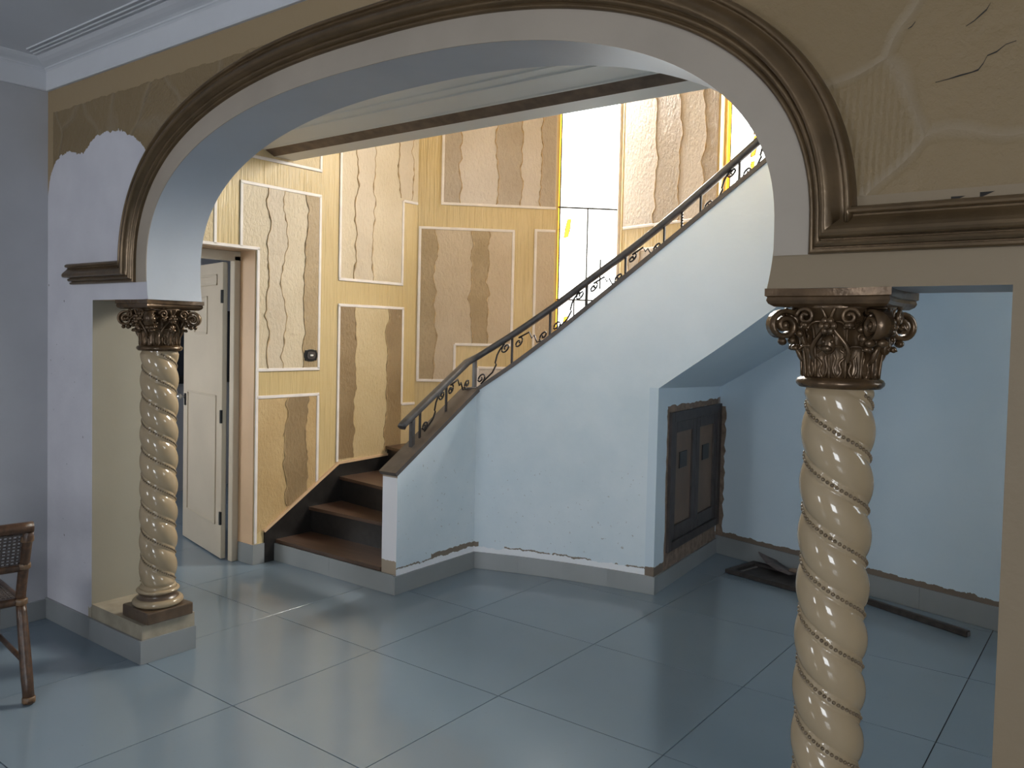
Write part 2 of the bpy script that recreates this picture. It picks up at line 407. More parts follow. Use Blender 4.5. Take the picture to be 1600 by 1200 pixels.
# curved stair parapet: circle through the measured base points
AC = Vector((1.909, -2.809)); AR = 4.580
def arc_pt(x, off=0.0):
    y = AC.y + math.sqrt(AR * AR - (x - AC.x) ** 2)
    p = Vector((x, y)); n = (p - AC).normalized()
    return p + n * off
def lerp_tab(tab, x):
    if x <= tab[0][0]:
        (a, b), (c, d) = tab[0], tab[1]
    elif x >= tab[-1][0]:
        (a, b), (c, d) = tab[-2], tab[-1]
    else:
        for (a, b), (c, d) in zip(tab, tab[1:]):
            if x <= c: break
    return b + (d - b) * (x - a) / (c - a)
CAPZ = [(0.237, 1.203), (0.468, 1.372), (0.763, 1.602), (1.014, 1.805), (1.18, 1.935), (1.424, 2.123), (1.623, 2.273), (1.855, 2.445), (2.059, 2.590), (2.75, 3.085)]
RAILZ = [(0.203, 1.425), (0.463, 1.600), (0.716, 1.779), (0.967, 1.967), (1.216, 2.142), (1.459, 2.322), (1.696, 2.505), (1.998, 2.740), (2.75, 3.30)]
SOFZ = [(1.447, 1.283), (1.57, 1.371), (1.767, 1.506), (1.959, 1.641), (2.143, 1.774), (2.75, 2.21)]
def capz1(y): return 0.726 + (y - 0.70) * (1.203 - 0.726) / (1.458 - 0.70)

# ------------------------------------------------------------------ floor: slab and tiles
floor = MB().box(-4.2, 6.6, -6.8, 4.0, -0.12, -0.010).build('floor', 'grout')
struct(floor, 'large polished grey porcelain tile floor of both rooms', 'floor')
T = 0.8
tb = MB()
g, h, c = 0.0022, 0.010, 0.0004
x0, x1 = g, T - g
tb.add([(x0, x0, -h), (x1, x0, -h), (x1, x1, -h), (x0, x1, -h), (x0, x0, -c), (x1, x0, -c), (x1, x1, -c), (x0, x1, -c),
        (x0 + c, x0 + c, 0), (x1 - c, x0 + c, 0), (x1 - c, x1 - c, 0), (x0 + c, x1 - c, 0)],
       [(0, 3, 2, 1), (0, 1, 5, 4), (1, 2, 6, 5), (2, 3, 7, 6), (3, 0, 4, 7), (4, 5, 9, 8), (5, 6, 10, 9), (6, 7, 11, 10), (7, 4, 8, 11), (8, 9, 10, 11)])
tme = tb.mesh('tile', 'tile')
for ix in range(-5, 8):
    for iy in range(-8, 5):
        if ix < -2 and not (-2 <= iy <= 3): continue
        o = link('tile', tme, floor); o.location = (ix * T, iy * T, 0)

# ------------------------------------------------------------------ arch wall
def arch_curve(n=72, off=0.0):
    pts = []
    for i in range(n + 1):
        t = PI * (1 - i / n)
        cx, sz = math.cos(t), math.sin(t)
        pts.append(Vector((CXA + AA * math.copysign(abs(cx) ** (2 / NN), cx), ZA + BB * abs(sz) ** (2 / NN))))
    if off:
        out = []
        for i, p in enumerate(pts):
            d = (pts[min(i + 1, n)] - pts[max(i - 1, 0)]).normalized()
            if i in (0, n): d = Vector((0, 1 if i == 0 else -1))
            out.append(p + Vector((-d.y, d.x)) * off)
        pts = out
    return pts
XJ, XRP = -0.385, 3.568        # jamb of left pier, edge of right pier
XAL, XAR = CXA - AA, CXA + AA
ZL = 0.18                      # ledge under the columns
w = MB()
def fb(x0, z0, x1, z1):        # front and back strips up to TOP
    w.add([(x0, YF, z0), (x1, YF, z1), (x1, YF, TOP), (x0, YF, TOP)], [(0, 1, 2, 3)], 0)
    w.add([(x0, YB, z0), (x1, YB, z1), (x1, YB, TOP), (x0, YB, TOP)], [(3, 2, 1, 0)], 3)
def under(a, b, mi, smooth=False):
    w.add([(a[0], YF, a[1]), (b[0], YF, b[1]), (b[0], YB, b[1]), (a[0], YB, a[1])], [(3, 2, 1, 0)], mi, smooth)
fb(XL - 0.2, 0, XJ, 0); under((XJ, ZS), (XJ, 0), 2)
fb(XJ, ZS, XAL, ZS); under((XAL, ZS), (XJ, ZS), 5)
under((XAL, ZA), (XAL, ZS), 1)
ac = arch_curve(96)
for a, b in zip(ac, ac[1:]): fb(a.x, a.y, b.x, b.y)
o0 = len(w.v)
w.add([(p.x, yy, p.y) for p in ac for yy in (YF, YB)], [(2 * i, 2 * i + 1, 2 * i + 3, 2 * i + 2) for i in range(len(ac) - 1)], 1, True)
under((XAR, ZS), (XAR, ZA), 1)
fb(XAR, ZS, XRP, ZS); under((XRP, ZS), (XAR, ZS), 1)
for sx, xe in ((1, XAL), (-1, XAR)):
    cv = [(xe + sx * 0.015 * (i / 8) ** 2, ZA - (ZA - ZS) * i / 8) for i in range(9)]
    pol = cv + [(xe, ZS)]
    w.add([(x, YF, z) for x, z in pol], [tuple(range(10)) if sx > 0 else tuple(range(10))[::-1]], 0)
    w.add([(x, YB, z) for x, z in pol], [tuple(range(10))], 3)
    w.add([(x, yy, z) for x, z in cv for yy in (YF, YB)], [(2 * i, 2 * i + 1, 2 * i + 3, 2 * i + 2) for i in range(8)], 1, True)
    w.add([(xe, YF, ZS), (xe + sx * 0.015, YF, ZS), (xe + sx * 0.015, YB, ZS), (xe, YB, ZS)], [(0, 1, 2, 3)], 1)
under((XRP, 0), (XRP, ZS), 4)
fb(XRP, 0, 6.6, 0)
# ledges carrying the columns
for (xa, xb) in ((XJ, 0.10), (3.09, XRP)):
    w.box(xa, xb, YF + 0.002, YB - 0.002, 0, ZL, 4)
wall_mid = w.build('wall_middle', ['front', 'reveal', 'jamb', 'hallwall', 'ledge', 'salmon'], fix=False)
struct(wall_mid, 'tan plaster wall with a wide basket arch between the two rooms', 'wall')
# flat band around the arch edge
fs = MB(); oc = arch_curve(96, 0.088)
inn = [Vector((XAL, 1.80))] + ac + [Vector((XAR, 1.80))]; out = [Vector((XAL - 0.088, 1.80))] + oc + [Vector((XAR + 0.088, 1.80))]
fs.add([(p.x, YF - 0.004, p.y) for pr in zip(inn, out) for p in pr], [(2 * i, 2 * i + 2, 2 * i + 3, 2 * i + 1) for i in range(len(inn) - 1)])
fs.add([(p.x, yy, p.y) for p in inn for yy in (YF - 0.004, YF)], [(2 * i, 2 * i + 2, 2 * i + 3, 2 * i + 1) for i in range(len(inn) - 1)], 0, True)
fs.build('archivolt_band', 'fascia', wall_mid)
# bronze moulding: left return, arch, right run, mitred
path = [Vector((-0.585, 1.80)), Vector((XAL - 0.088, 1.80))] + oc + [Vector((XAR + 0.088, 1.80)), Vector((6.5, 1.80))]
prof = [(0, 0), (0, .016), (.004, .021), (.010, .021), (.012, .012), (.015, .012), (.016, .027), (.022, .032), (.028, .031), (.030, .022), (.033, .022),
        (.034, .050), (.037, .056), (.043, .059), (.050, .058), (.058, .052), (.066, .044), (.074, .036), (.081, .031), (.085, .031), (.086, .040), (.089, .044), (.094, .045), (.099, .042), (.103, .034), (.105, 0)]
mo = MB(); rows = []
for i, p in enumerate(path):
    dn = (path[i + 1] - p).normalized() if i < len(path) - 1 else None
    dp = (p - path[i - 1]).normalized() if i > 0 else None
    if dn is None: dn = dp
    if dp is None: dp = dn
    nn, npv = Vector((-dn.y, dn.x)), Vector((-dp.y, dp.x))
    b = (nn + npv).normalized(); k = 1 / max(0.3, b.dot(nn))
    rows.append([(p.x + b.x * k * o, YF - d, p.y + b.y * k * o) for o, d in prof])
m = len(prof)
# separate strips so the straight runs keep crisp mitres
def strip(r, smooth):
    mo.add([v for row in r for v in row], [(i * m + j, i * m + j + 1, (i + 1) * m + j + 1, (i + 1) * m + j) for i in range(len(r) - 1) for j in range(m - 1)], 0, smooth)
strip(rows[0:2], False); strip(rows[1:-1], True); strip(rows[-2:], False)
# rounded end of the left return
endr = []
for a in range(0, 7):
    t = a / 6 * PI / 2
    endr.append([(-0.585 - d * math.sin(t) * 0.9, YF - d * math.cos(t), 1.80 + o) for o, d in prof])
strip(endr, True)
mo.build('arch_moulding', 'mould', wall_mid, fix=False)
# cracks in the plaster
def crack(pts, wd):
    b = MB(); n = len(pts); vs = []
    for i, (x, z) in enumerate(pts):
        q = wd * (0.3 + 0.7 * math.sin(PI * (i + 0.5) / n)) * random.uniform(0.6, 1.2)
        vs += [(x, YF - 0.0015, z - q), (x, YF - 0.0015, z + q), (x, YF + 0.004, z)]
    b.add(vs, [(3 * i, 3 * i + 3, 3 * i + 4, 3 * i + 1) for i in range(n - 1)])
    return b.build('crack', 'crack', wall_mid)
crack([(3.405, 2.165), (3.43, 2.168), (3.452, 2.172), (3.475, 2.175), (3.487, 2.178), (3.496, 2.190), (3.503, 2.205), (3.52, 2.21), (3.536, 2.222), (3.555, 2.226)], 0.0022)
crack([(3.46, 2.275), (3.475, 2.283), (3.487, 2.293), (3.498, 2.302), (3.505, 2.315)], 0.0022)
crack([(3.345, 2.293), (3.353, 2.297), (3.36, 2.306)], 0.0016)
for cx_, cz_ in ((3.445, 1.913), (3.500, 1.918)):
    MB().add([(cx_, YF - 0.0012, cz_), (cx_ + 0.028, YF - 0.0012, cz_), (cx_, YF - 0.0012, cz_ - 0.012)], [(0, 2, 1)]).build('chipped_plaster', 'crack', wall_mid)

# ------------------------------------------------------------------ front room shell
wl = MB().box(XL - 0.2, XL, -6.6, YF, 0, TOP).build('wall_left', 'white')
struct(wl, 'plain white wall at the far left beside the rattan chair', 'wall')
wall_right = MB().box(6.4, 6.6, -6.6, YF, 0, TOP).build('wall_right', 'white')
struct(wall_right, 'plain white right wall of the front room', 'wall')
rear = MB()
rear.box(-1.1, -0.35, -6.8, -6.6, 0, TOP).box(0.55, 4.4, -6.8, -6.6, 0, TOP).box(6.2, 6.6, -6.8, -6.6, 0, TOP)
for xa, xb, za, zb in ((-0.35, 0.55, 1.1, 2.4), (4.4, 6.2, 0.75, 2.55)): rear.box(xa, xb, -6.8, -6.6, 0, za).box(xa, xb, -6.8, -6.6, zb, TOP)
struct(rear.build('wall_rear', 'white'), 'white rear wall with two window openings', 'wall')
struct(MB().box(XL - 0.2, 6.6, -6.8, YF + 0.1, 2.972, 3.15).build('ceiling', 'ceiling'), 'plain grey-white ceiling of the front room', 'ceiling')
# cornice along arch wall and left wall, mitred in the corner
cp = [(0, 2.828), (0.014, 2.828), (0.018, 2.834), (0.018, 2.925), (0.026, 2.932), (0.032, 2.934), (0.034, 2.940), (0.045, 2.945), (0.066, 2.951), (0.085, 2.959), (0.100, 2.968), (0.104, 2.975), (0, 2.975)]
cn = MB(); m2 = len(cp)
r1 = [(XL + d, YF - d, z) for d, z in cp]; r2 = [(6.4, YF - d, z) for d, z in cp]; r3 = [(XL + d, -6.6, z) for d, z in cp]
cn.add(r1 + r2, [(j, (j + 1) % m2, m2 + (j + 1) % m2, m2 + j) for j in range(m2)])
tr1 = cn.build('trim_1', 'cornice'); struct(tr1, 'white stepped cornice above the arch wall', 'cornice')
cn = MB(); cn.add(r1 + r3, [(j, m2 + j, m2 + (j + 1) % m2, (j + 1) % m2) for j in range(m2)])
tr2 = cn.build('trim_2', 'ceiling'); struct(tr2, 'white stepped cornice along the left wall', 'cornice')
for d in (0.125, 0.150, 0.178):
    MB().sweep([(XL + d, YF - d, 2.972), (6.3, YF - d, 2.972)], [(-.004, 0), (-.002, -.006), (.002, -.006), (.004, 0)]).build('ceiling_bead', 'cornice', tr1)

# ------------------------------------------------------------------ hall and stairwell walls
ZT = 5.0
wa = MB()
wa.box(XW - 0.17, XW, 0.517, 2.055, 0, ZT, 0).box(XW - 0.17, XW, YB, -0.42, 0, ZT, 0).box(XW - 0.17, XW, -0.42, 0.517, 2.12, ZT, 0)
wall_w = wa.build('wall_west', ['stairwall'])
struct(wall_w, 'ochre combed plaster wall with wavy striped panels beside the stair foot', 'wall')
sal = MB()   # salmon paint on the door reveal
sal.box(XW - 0.169, XW - 0.003, 0.512, 0.5172, 0, 2.12).box(XW - 0.169, XW - 0.003, -0.42, 0.512, 2.115, 2.122).build('door_reveal', 'salmon', wall_w)
WB0, WB1, WBZ0, WBZ1 = 1.150, 1.705, 1.45, 3.95
wbm = MB()
for (u0, u1, z0, z1) in ((0, WB0, 0, ZT), (WB1, 1.712, 0, ZT), (WB0, WB1, 0, WBZ0), (WB0, WB1, WBZ1, ZT)):
    wbm.prism([(u0, z0), (u1, z0), (u1, z1), (u0, z1)], FB, 0, -0.16)
wall_nw = wbm.build('wall_northwest', ['stairwall'])
struct(wall_nw, 'diagonal ochre stairwell wall with striped panels and a tall bright window', 'wall')
WC0, WC1, WCZ0, WCZ1 = 1.005, 1.80, 2.15, 3.95
wcm = MB()
for (u0, u1, z0, z1, mi) in ((0, WC0, 1.1, ZT, 0), (WC1, 5.3, 2.05, ZT, 0), (WC0, WC1, 1.1, WCZ0, 0), (WC0, WC1, WCZ1, ZT, 0), (0, 1.0, 0, 1.1, 1), (1.0, 5.3, 0, 1.1, 1), (1.80, 5.3, 1.1, 2.05, 1)):
    wcm.prism([(u0, z0), (u1, z0), (u1, z1), (u0, z1)], FC, 0, -0.16, mi)
# painted blue below the stair flight
wcm.prism([(1.0, 1.1), (1.80, 1.1), (1.80, 1.63), (1.0, 1.205)], FC, 0.004, 0.0, 1)
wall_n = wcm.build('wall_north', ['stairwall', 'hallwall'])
struct(wall_n, 'back wall, ochre striped above the stair and blue grey below it', 'wall')
we = MB().box(5.0, 5.2, YB, 0.0, 0, TOP).box(5.0, 5.2, 1.0, 2.2, 0, TOP).box(5.0, 5.2, 0.0, 1.0, 2.45, TOP).box(5.0, 5.2, 0.0, 1.0, 0, 1.65)
struct(we.build('wall_east', 'hallwall'), 'blue grey east wall of the hall with a guessed high opening sized for the light', 'wall')
# hall ceiling and the beam at the edge of the stairwell
hc = MB().box(-1.1, 5.2, YB, 0.30, 2.815, 3.05).box(-1.1, 5.2, 0.30, 0.80, 2.87, 3.05).box(2.95, 5.2, 0.80, 2.7, 2.78, 3.05)
struct(hc.build('ceiling', 'hallceil'), 'cream hall ceiling behind the arch', 'ceiling')
def xprism(bp, nm, mat):
    b = MB(); n = len(bp)
    b.add([(XW, y, z) for y, z in bp] + [(5.0, y, z) for y, z in bp], [(i, (i + 1) % n, n + (i + 1) % n, n + i) for i in range(n)])
    return b.build(nm, mat)
tr3 = xprism([(0.262, 2.816), (0.270, 2.809), (0.345, 2.809), (0.352, 2.802), (0.545, 2.800), (0.556, 2.794), (0.572, 2.794), (0.572, 2.90), (0.262, 2.90)], 'trim_3', 'hallceil')
struct(tr3, 'stepped cream plaster moulding before the dark wooden strip', 'moulding')
tr4 = xprism([(0.572, 2.797), (0.648, 2.763), (0.650, 2.763), (0.650, 2.95), (0.572, 2.95)], 'trim_4', 'beamwood')
struct(tr4, 'dark brown sloping wooden strip under the stairwell edge beam', 'beam')
tr5 = MB().box(XW, 5.0, 0.650, 0.812, 2.763, 3.05).build('trim_5', 'hallceil'); struct(tr5, 'white painted beam along the edge of the stairwell', 'beam')
# upper part of the stairwell
up = MB().box(XW, 5.2, 0.70, 0.812, 3.05, ZT).box(3.6, 3.7, 0.8, 2.6, 3.05, ZT)
struct(up.build('wall_upper', 'stairwall'), 'upper stairwell walls above the beam', 'wall')
struct(MB().box(-1.1, 5.2, 0.7, 3.6, ZT, ZT + 0.1).build('ceiling', 'hallceil'), 'white ceiling high over the stairwell', 'ceiling')

# side room behind the open door
sr = MB().box(-3.8, -3.6, -1.6, 2.9, 0, 2.9).box(-3.8, -1.09, 2.7, 2.9, 0, 2.9).box(-3.8, -3.1, -1.6, -1.4, 0, 2.9).box(-1.7, -1.09, -1.6, -1.4, 0, 2.9).box(-3.1, -1.7, -1.6, -1.4, 0, 0.9).box(-3.1, -1.7, -1.6, -1.4, 2.3, 2.9)
sr.box(-1.09, -1.08, -1.6, YB, 0, 2.9).box(-1.10, -1.09, 0.517, 2.9, 0, 2.9).box(-1.10, -1.09, YB, -0.42, 0, 2.9).box(-1.10, -1.09, -0.42, 0.517, 2.12, 2.9)
struct(sr.build('wall_side_room', 'white'), 'white walls of the side room beyond the open door', 'wall')
struct(MB().box(-3.8, -1.08, -1.6, 2.9, 2.75, 2.9).build('ceiling', 'ceiling'), 'ceiling of the side room beyond the open door', 'ceiling')

# ------------------------------------------------------------------ panels, stripes and beads on the stairwell walls
def bead(fc, u0, z0, u1, z1, parent, wd=0.011, d=0.010):
    b = MB()
    if abs(u1 - u0) > abs(z1 - z0): b.prism([(u0, z0 - wd), (u1, z1 - wd), (u1, z1 + wd), (u0, z0 + wd)], fc, 0, d)
    else: b.prism([(u0 - wd, z0), (u0 + wd, z0), (u1 + wd, z1), (u1 - wd, z1)], fc, 0, d)
    o = b.build('bead', 'beadwhite', parent); bevel(o, 0.003, 1); return o
def panel(fc, poly, parent, mat='panel'):
    b = MB(); b.prism(poly, fc, 0, 0.004)
    return b.build('panel', mat, parent)
def wavy(u, z, seed, amp):
    return u + amp * (mnoise.noise((z * 3.1 + seed * 7.7, seed * 3.3, 0)) * 0.9 + 0.95 * mnoise.noise((z * 8.0, seed * 5.1, 2.0)) + 0.5 * mnoise.noise((z * 21.0, seed * 2.1, 4.0)))
def stripe(fc, ul, ur, z0, z1, parent, seed, mat='stripe', wl=True, wr=True, amp=0.033, ridges=True):
    n = max(8, int((z1 - z0) / 0.02)); L = []; R = []
    for i in range(n + 1):
        z = z0 + (z1 - z0) * i / n
        L.append((wavy(ul, z, seed, amp) if wl else ul, z)); R.append((wavy(ur, z, seed + 0.5, amp) if wr else ur, z))
    b = MB()
    vs = []
    for (a, z), (c, _) in zip(L, R):
        vs += [fc(a, z, 0.003), fc(a, z, 0.007), fc(c, z, 0.007), fc(c, z, 0.003)]
    b.add(vs, [(4 * i + j, 4 * i + j + 1, 4 * i + j + 5, 4 * i + j + 4) for i in range(n) for j in range(3)])
    o = b.build('stripe', mat, parent)
    if ridges:
        for tab, on in ((L, wl), (R, wr)):
            if not on: continue
            t = MB(); t.tube([fc(u, z, 0.006) for u, z in tab], lambda q: 0.0038 + 0.011 * max(0, mnoise.noise((q * 22, seed, 1.0))), 5, 0, tuple(fc(1, 0, 0) - fc(0, 0, 0)))
            t.build('ridge', 'ridge', o)
    return o
# west wall (u = y)
P = panel
P(FA, [(0.53, 1.318), (1.05, 1.318), (1.05, 2.555), (0.397, 2.555), (0.397, 2.125), (0.53, 2.125)], wall_w, 'panelU')
P(FA, [(0.53, 0.20), (0.62, 0.24), (1.05, 0.50), (1.05, 1.133), (0.53, 1.133)], wall_w, 'panelL')
P(FA, [(1.237, 1.976), (1.885, 1.976), (1.885, 2.64), (2.05, 2.64), (2.05, 3.6), (1.237, 3.6)], wall_w, 'panelU')
P(FA, [(1.237, 0.61), (2.05, 0.62), (2.05, 1.016), (1.90, 1.016), (1.90, 1.785), (1.237, 1.785)], wall_w, 'panel')
P(FA, [(0.0, 2.125), (0.205, 2.125), (0.205, 2.75), (0.0, 2.75)], wall_w)
P(FA, [(0.40, 2.735), (1.05, 2.735), (1.05, 3.5), (0.40, 3.5)], wall_w)
stripe(FA, 0.60, 0.745, 1.325, 2.55, wall_w, 1.0, 'stripelight')
stripe(FA, 0.925, 1.045, 1.325, 2.55, wall_w, 2.0, 'stripe', wr=False)
stripe(FA, 0.775, 0.945, 0.36, 1.13, wall_w, 3.0, 'stripedark')
stripe(FA, 1.395, 1.565, 1.98, 3.5, wall_w, 4.0, 'stripelight')
stripe(FA, 1.83, 1.99, 2.66, 3.5, wall_w, 5.0, 'stripelight')
stripe(FA, 1.245, 1.405, 0.64, 1.78, wall_w, 6.0, 'stripedark', wl=False)
stripe(FA, 1.735, 1.895, 0.65, 1.78, wall_w, 7.0, 'stripedark', wr=False)
for a in ((-0.42, 2.131, 0.541, 2.131), (0.530, 0.14, 0.530, 2.131), (0.205, 2.131, 0.205, 2.75), (0.397, 2.131, 0.397, 2.555), (0.386, 2.555, 1.061, 2.555),
          (1.05, 1.318, 1.05, 2.555), (0.53, 1.318, 1.061, 1.318), (0.53, 1.133, 1.061, 1.133), (1.05, 0.49, 1.05, 1.133), (0.40, 2.735, 1.061, 2.735), (1.05, 2.735, 1.05, 3.5),
          (1.237, 1.976, 1.237, 3.6), (1.226, 1.976, 1.896, 1.976), (1.885, 1.976, 1.885, 2.64), (1.885, 2.64, 2.05, 2.64),
          (1.237, 0.62, 1.237, 1.785), (1.226, 1.785, 1.911, 1.785), (1.90, 1.016, 1.90, 1.785), (1.90, 1.016, 2.05, 1.016)):
    bead(FA, *a, wall_w)
# diagonal wall
P(FB, [(0.02, 1.205), (0.32, 1.205), (0.32, 1.505), (0.79, 1.505), (0.79, 2.45), (0.02, 2.45)], wall_nw, 'panelT')
P(FB, [(0.197, 2.652), (1.135, 2.652), (1.135, 3.7), (0.197, 3.7)], wall_nw, 'panelB')
P(FB, [(0.975, 1.2), (1.135, 1.2), (1.135, 2.463), (0.975, 2.463)], wall_nw, 'panelT')
P(FB, [(0.515, 0.9), (0.80, 0.9), (0.80, 1.315), (0.515, 1.315)], wall_nw, 'panelB')
stripe(FB, 0.02, 0.145, 1.21, 2.44, wall_nw, 11.0, wl=False)
stripe(FB, 0.44, 0.585, 1.515, 2.44, wall_nw, 12.0)
stripe(FB, 0.205, 0.345, 2.66, 3.65, wall_nw, 13.0, wl=False, mat='stripegrey')
stripe(FB, 0.65, 0.84, 2.66, 3.65, wall_nw, 14.0, mat='stripegrey')
stripe(FB, 1.01, 1.13, 2.66, 3.65, wall_nw, 15.0, wr=False, mat='stripegrey')
for a in ((0.02, 1.205, 0.02, 2.45), (0.01, 2.45, 0.80, 2.45), (0.79, 1.505, 0.79, 2.45), (0.01, 1.205, 0.331, 1.205), (0.32, 1.205, 0.32, 1.505), (0.32, 1.505, 0.80, 1.505),
          (0.197, 2.652, 0.197, 3.7), (0.186, 2.652, 1.14, 2.652), (0.975, 1.2, 0.975, 2.463), (0.964, 2.463, 1.14, 2.463), (0.515, 1.315, 0.80, 1.315), (0.515, 0.9, 0.515, 1.315)):
    bead(FB, *a, wall_nw)
# north wall
P(FC, [(0.015, 2.505), (0.985, 2.505), (0.985, 3.8), (0.015, 3.8)], wall_n, 'panelB')
P(FC, [(0.05, 1.6), (0.985, 1.6), (0.985, 2.315), (0.05, 2.315)], wall_n, 'panelB')
stripe(FC, 0.372, 0.622, 2.515, 3.75, wall_n, 21.0, mat='stripegrey')
stripe(FC, 0.86, 0.985, 2.515, 3.75, wall_n, 22.0, wr=False, mat='stripegrey')
stripe(FC, 0.08, 0.20, 1.65, 2.305, wall_n, 23.0, mat='stripegrey')
for a in ((0.015, 2.505, 0.99, 2.505), (0.05, 2.315, 0.99, 2.315)):
    bead(FC, *a, wall_n)

# ------------------------------------------------------------------ stairwell windows
def window(name, fc, u0, u1, z0, z1, label, hbars, vbars, leaves, seed):
    root = empty(name, fc((u0 + u1) / 2, z0, -0.08))
    struct(root, label, 'window')
    def put(mb, nm, mat, par=None):
        o = mb.build(nm, mat); p = par or root
        o.parent = p
        if p is root: o.matrix_parent_inverse = Matrix.Translation(-Vector(root.location))
        return o
    fw = 0.022
    for (a, b, c, d) in ((u0, u0 + fw, z0, z1), (u1 - fw, u1, z0, z1), (u0 + fw, u1 - fw, z0, z0 + fw), (u0 + fw, u1 - fw, z1 - fw, z1)):
        put(MB().prism([(a, c), (b, c), (b, d), (a, d)], fc, -0.10, -0.05), 'frame', 'winframe' if a == u0 else 'beadwhite')
    zs = [z0 + fw] + hbars + [z1 - fw]
    us = [u0 + fw, u0 + fw + 0.018, u1 - fw]
    for i in range(len(zs) - 1):
        for j in range(2):
            put(MB().prism([(us[j], zs[i]), (us[j + 1], zs[i]), (us[j + 1], zs[i + 1]), (us[j], zs[i + 1])], fc, -0.078, -0.074), 'pane', 'amber' if j != 1 else 'glass')
    for z in hbars:
        put(MB().prism([(u0, z - 0.006), (u1, z - 0.006), (u1, z + 0.006), (u0, z + 0.006)], fc, -0.090, -0.068), 'bar', 'lead')
    for (u, za, zb) in vbars + [(us[1], z0, z1)]:
        put(MB().prism([(u - 0.005, za), (u + 0.005, za), (u + 0.005, zb), (u - 0.005, zb)], fc, -0.088, -0.070), 'bar', 'lead')
    rnd = random.Random(seed)
    for (u, z, hh) in leaves:    # amber vine of coloured glass held by leading
        wv = 0.022
        poly = [(u - wv, z), (u + wv * 0.6, z + 0.01), (u + wv * 1.3, z + hh * 0.5), (u + wv * 1.6, z + hh), (u + wv * 0.3, z + hh * 0.97), (u - wv * 0.5, z + hh * 0.5)]
        lf = put(MB().prism(poly, fc, -0.079, -0.072), 'amber_pane', 'amber')
        put(MB().tube([fc(a, c, -0.070) for a, c in poly + poly[:1]], 0.003, 5, 0, tuple(fc(1, 0, 0) - fc(0, 0, 0))), 'lead_line', 'lead')
        for s in (-1, 1):
            q = [(u + s * 0.02, z + hh * 0.4)]
            for k in range(4): q.append((q[-1][0] + s * rnd.uniform(0.015, 0.04), q[-1][1] + rnd.uniform(-0.03, 0.03)))
            put(MB().tube([fc(a, c, -0.070) for a, c in q], 0.0025, 5, 0, tuple(fc(1, 0, 0) - fc(0, 0, 0))), 'lead_line', 'lead')
    return root
window('window_1', FB, WB0, WB1, WBZ0, WBZ1, 'tall narrow blown-out bright stairwell window beside the diagonal wall', [1.90, 2.675],
       [(1.43, 1.47, 2.675), (1.33, 1.47, 1.90), (1.55, 2.0, 2.25)], [(1.25, 2.42, 0.16), (1.24, 1.56, 0.20)], 3)
window('window_2', FC, WC0, WC1, WCZ0, WCZ1, 'bright leaded window with amber glass at the head of the stair', [3.42],
       [(1.50, 2.2, 3.42)], [(1.20, 2.56, 0.15), (1.23, 2.73, 0.16), (1.25, 2.92, 0.15), (1.27, 3.08, 0.16), (1.29, 3.26, 0.14)], 5)

# ------------------------------------------------------------------ staircase
stair = empty('staircase', (-0.35, 0.71, 0))
tag(stair, 'curving staircase with black risers, brown treads and pale blue parapet', 'staircase', kind='thing')
def spart(mb, nm, mat, par=None, fix=True):
    o = mb.build(nm, mat, fix=fix); p = par or stair
    o.parent = p
    if p is stair: o.matrix_parent_inverse = Matrix.Translation(-Vector(stair.location))
    return o
def inner_pt(x): return arc_pt(x, 0.112)
lines = [((XW, 0.705), (0.128, 0.705)), ((XW, 0.995), (0.128, 1.0)), ((XW, 1.280), (0.128, 1.14)), ((XW, 1.75), (0.128, 1.50)),
         (tuple(FB(0.55, 0)[:2]), tuple(inner_pt(0.40))), (tuple(FB(1.40, 0)[:2]), tuple(inner_pt(0.64)))]
for i in range(9):
    lines.append((tuple(FC(0.30 + 0.27 * i, 0)[:2]), tuple(inner_pt(0.88 + 0.245 * i))))
RZ, RI = 0.145, 0.183
for i in range(len(lines) - 1):
    (o0, i0), (o1, i1) = lines[i], lines[i + 1]
    z = RZ + RI * i
    Lp = [o0, o1]
    if i == 3: Lp = [o0, (XW, 2.055), o1]
    if i == 5: Lp = [o0, tuple(FC(0, 0)[:2]), o1]
    d0 = (Vector(i0) - Vector(o0)).normalized(); nrm = Vector((d0.y, -d0.x)) * 0.022
    oo, ii = Vector(o0) + nrm, Vector(i0) + nrm
    if i == 0: oo, ii = Vector((XW, 0.69)), Vector((0.128, 0.69))
    Ip = [i0, i1]
    if i == 3: Ip = [i0, (0.128, 1.555), i1]
    poly = [ii] + [Vector(p) for p in Ip[1:]] + [Vector(p) for p in Lp[:0:-1]] + [oo]
    spart(MB().prism([(p[0], p[1]) for p in poly], lambda u, v, d: Vector((u, v, d)), z - 0.022, z), 'tread', 'tread')
    r = MB(); a, b_ = Vector(o0), Vector(i0); q = Vector((d0.y, -d0.x)) * -0.02
    zb = 0.0 if i == 0 else z - RI
    r.hexa([(a.x, a.y, zb), (b_.x, b_.y, zb), (b_.x + q.x, b_.y + q.y, zb), (a.x + q.x, a.y + q.y, zb)],
           [(a.x, a.y, z - 0.022), (b_.x, b_.y, z - 0.022), (b_.x + q.x, b_.y + q.y, z - 0.022), (a.x + q.x, a.y + q.y, z - 0.022)])
    spart(r, 'riser', 'riser')
# black skirt board on the west wall with a wooden edge
sk = [(0.60, 0.0), (0.705, 0.0), (2.05, 0.0), (2.05, 0.622), (1.80, 0.622), (1.245, 0.605), (0.60, 0.215)]
spart(MB().prism(sk, FA, 0.0, 0.014), 'skirt_board', 'riser')
spart(MB().sweep([FA(0.595, 0.215, 0.008), FA(1.245, 0.612, 0.008), FA(1.80, 0.628, 0.008), FA(2.04, 0.634, 0.008)], [(-.012, -.008), (.012, -.008), (.012, .009), (-.012, .009)], side=(1, 0, 0)), 'skirt_edge', 'salmon')
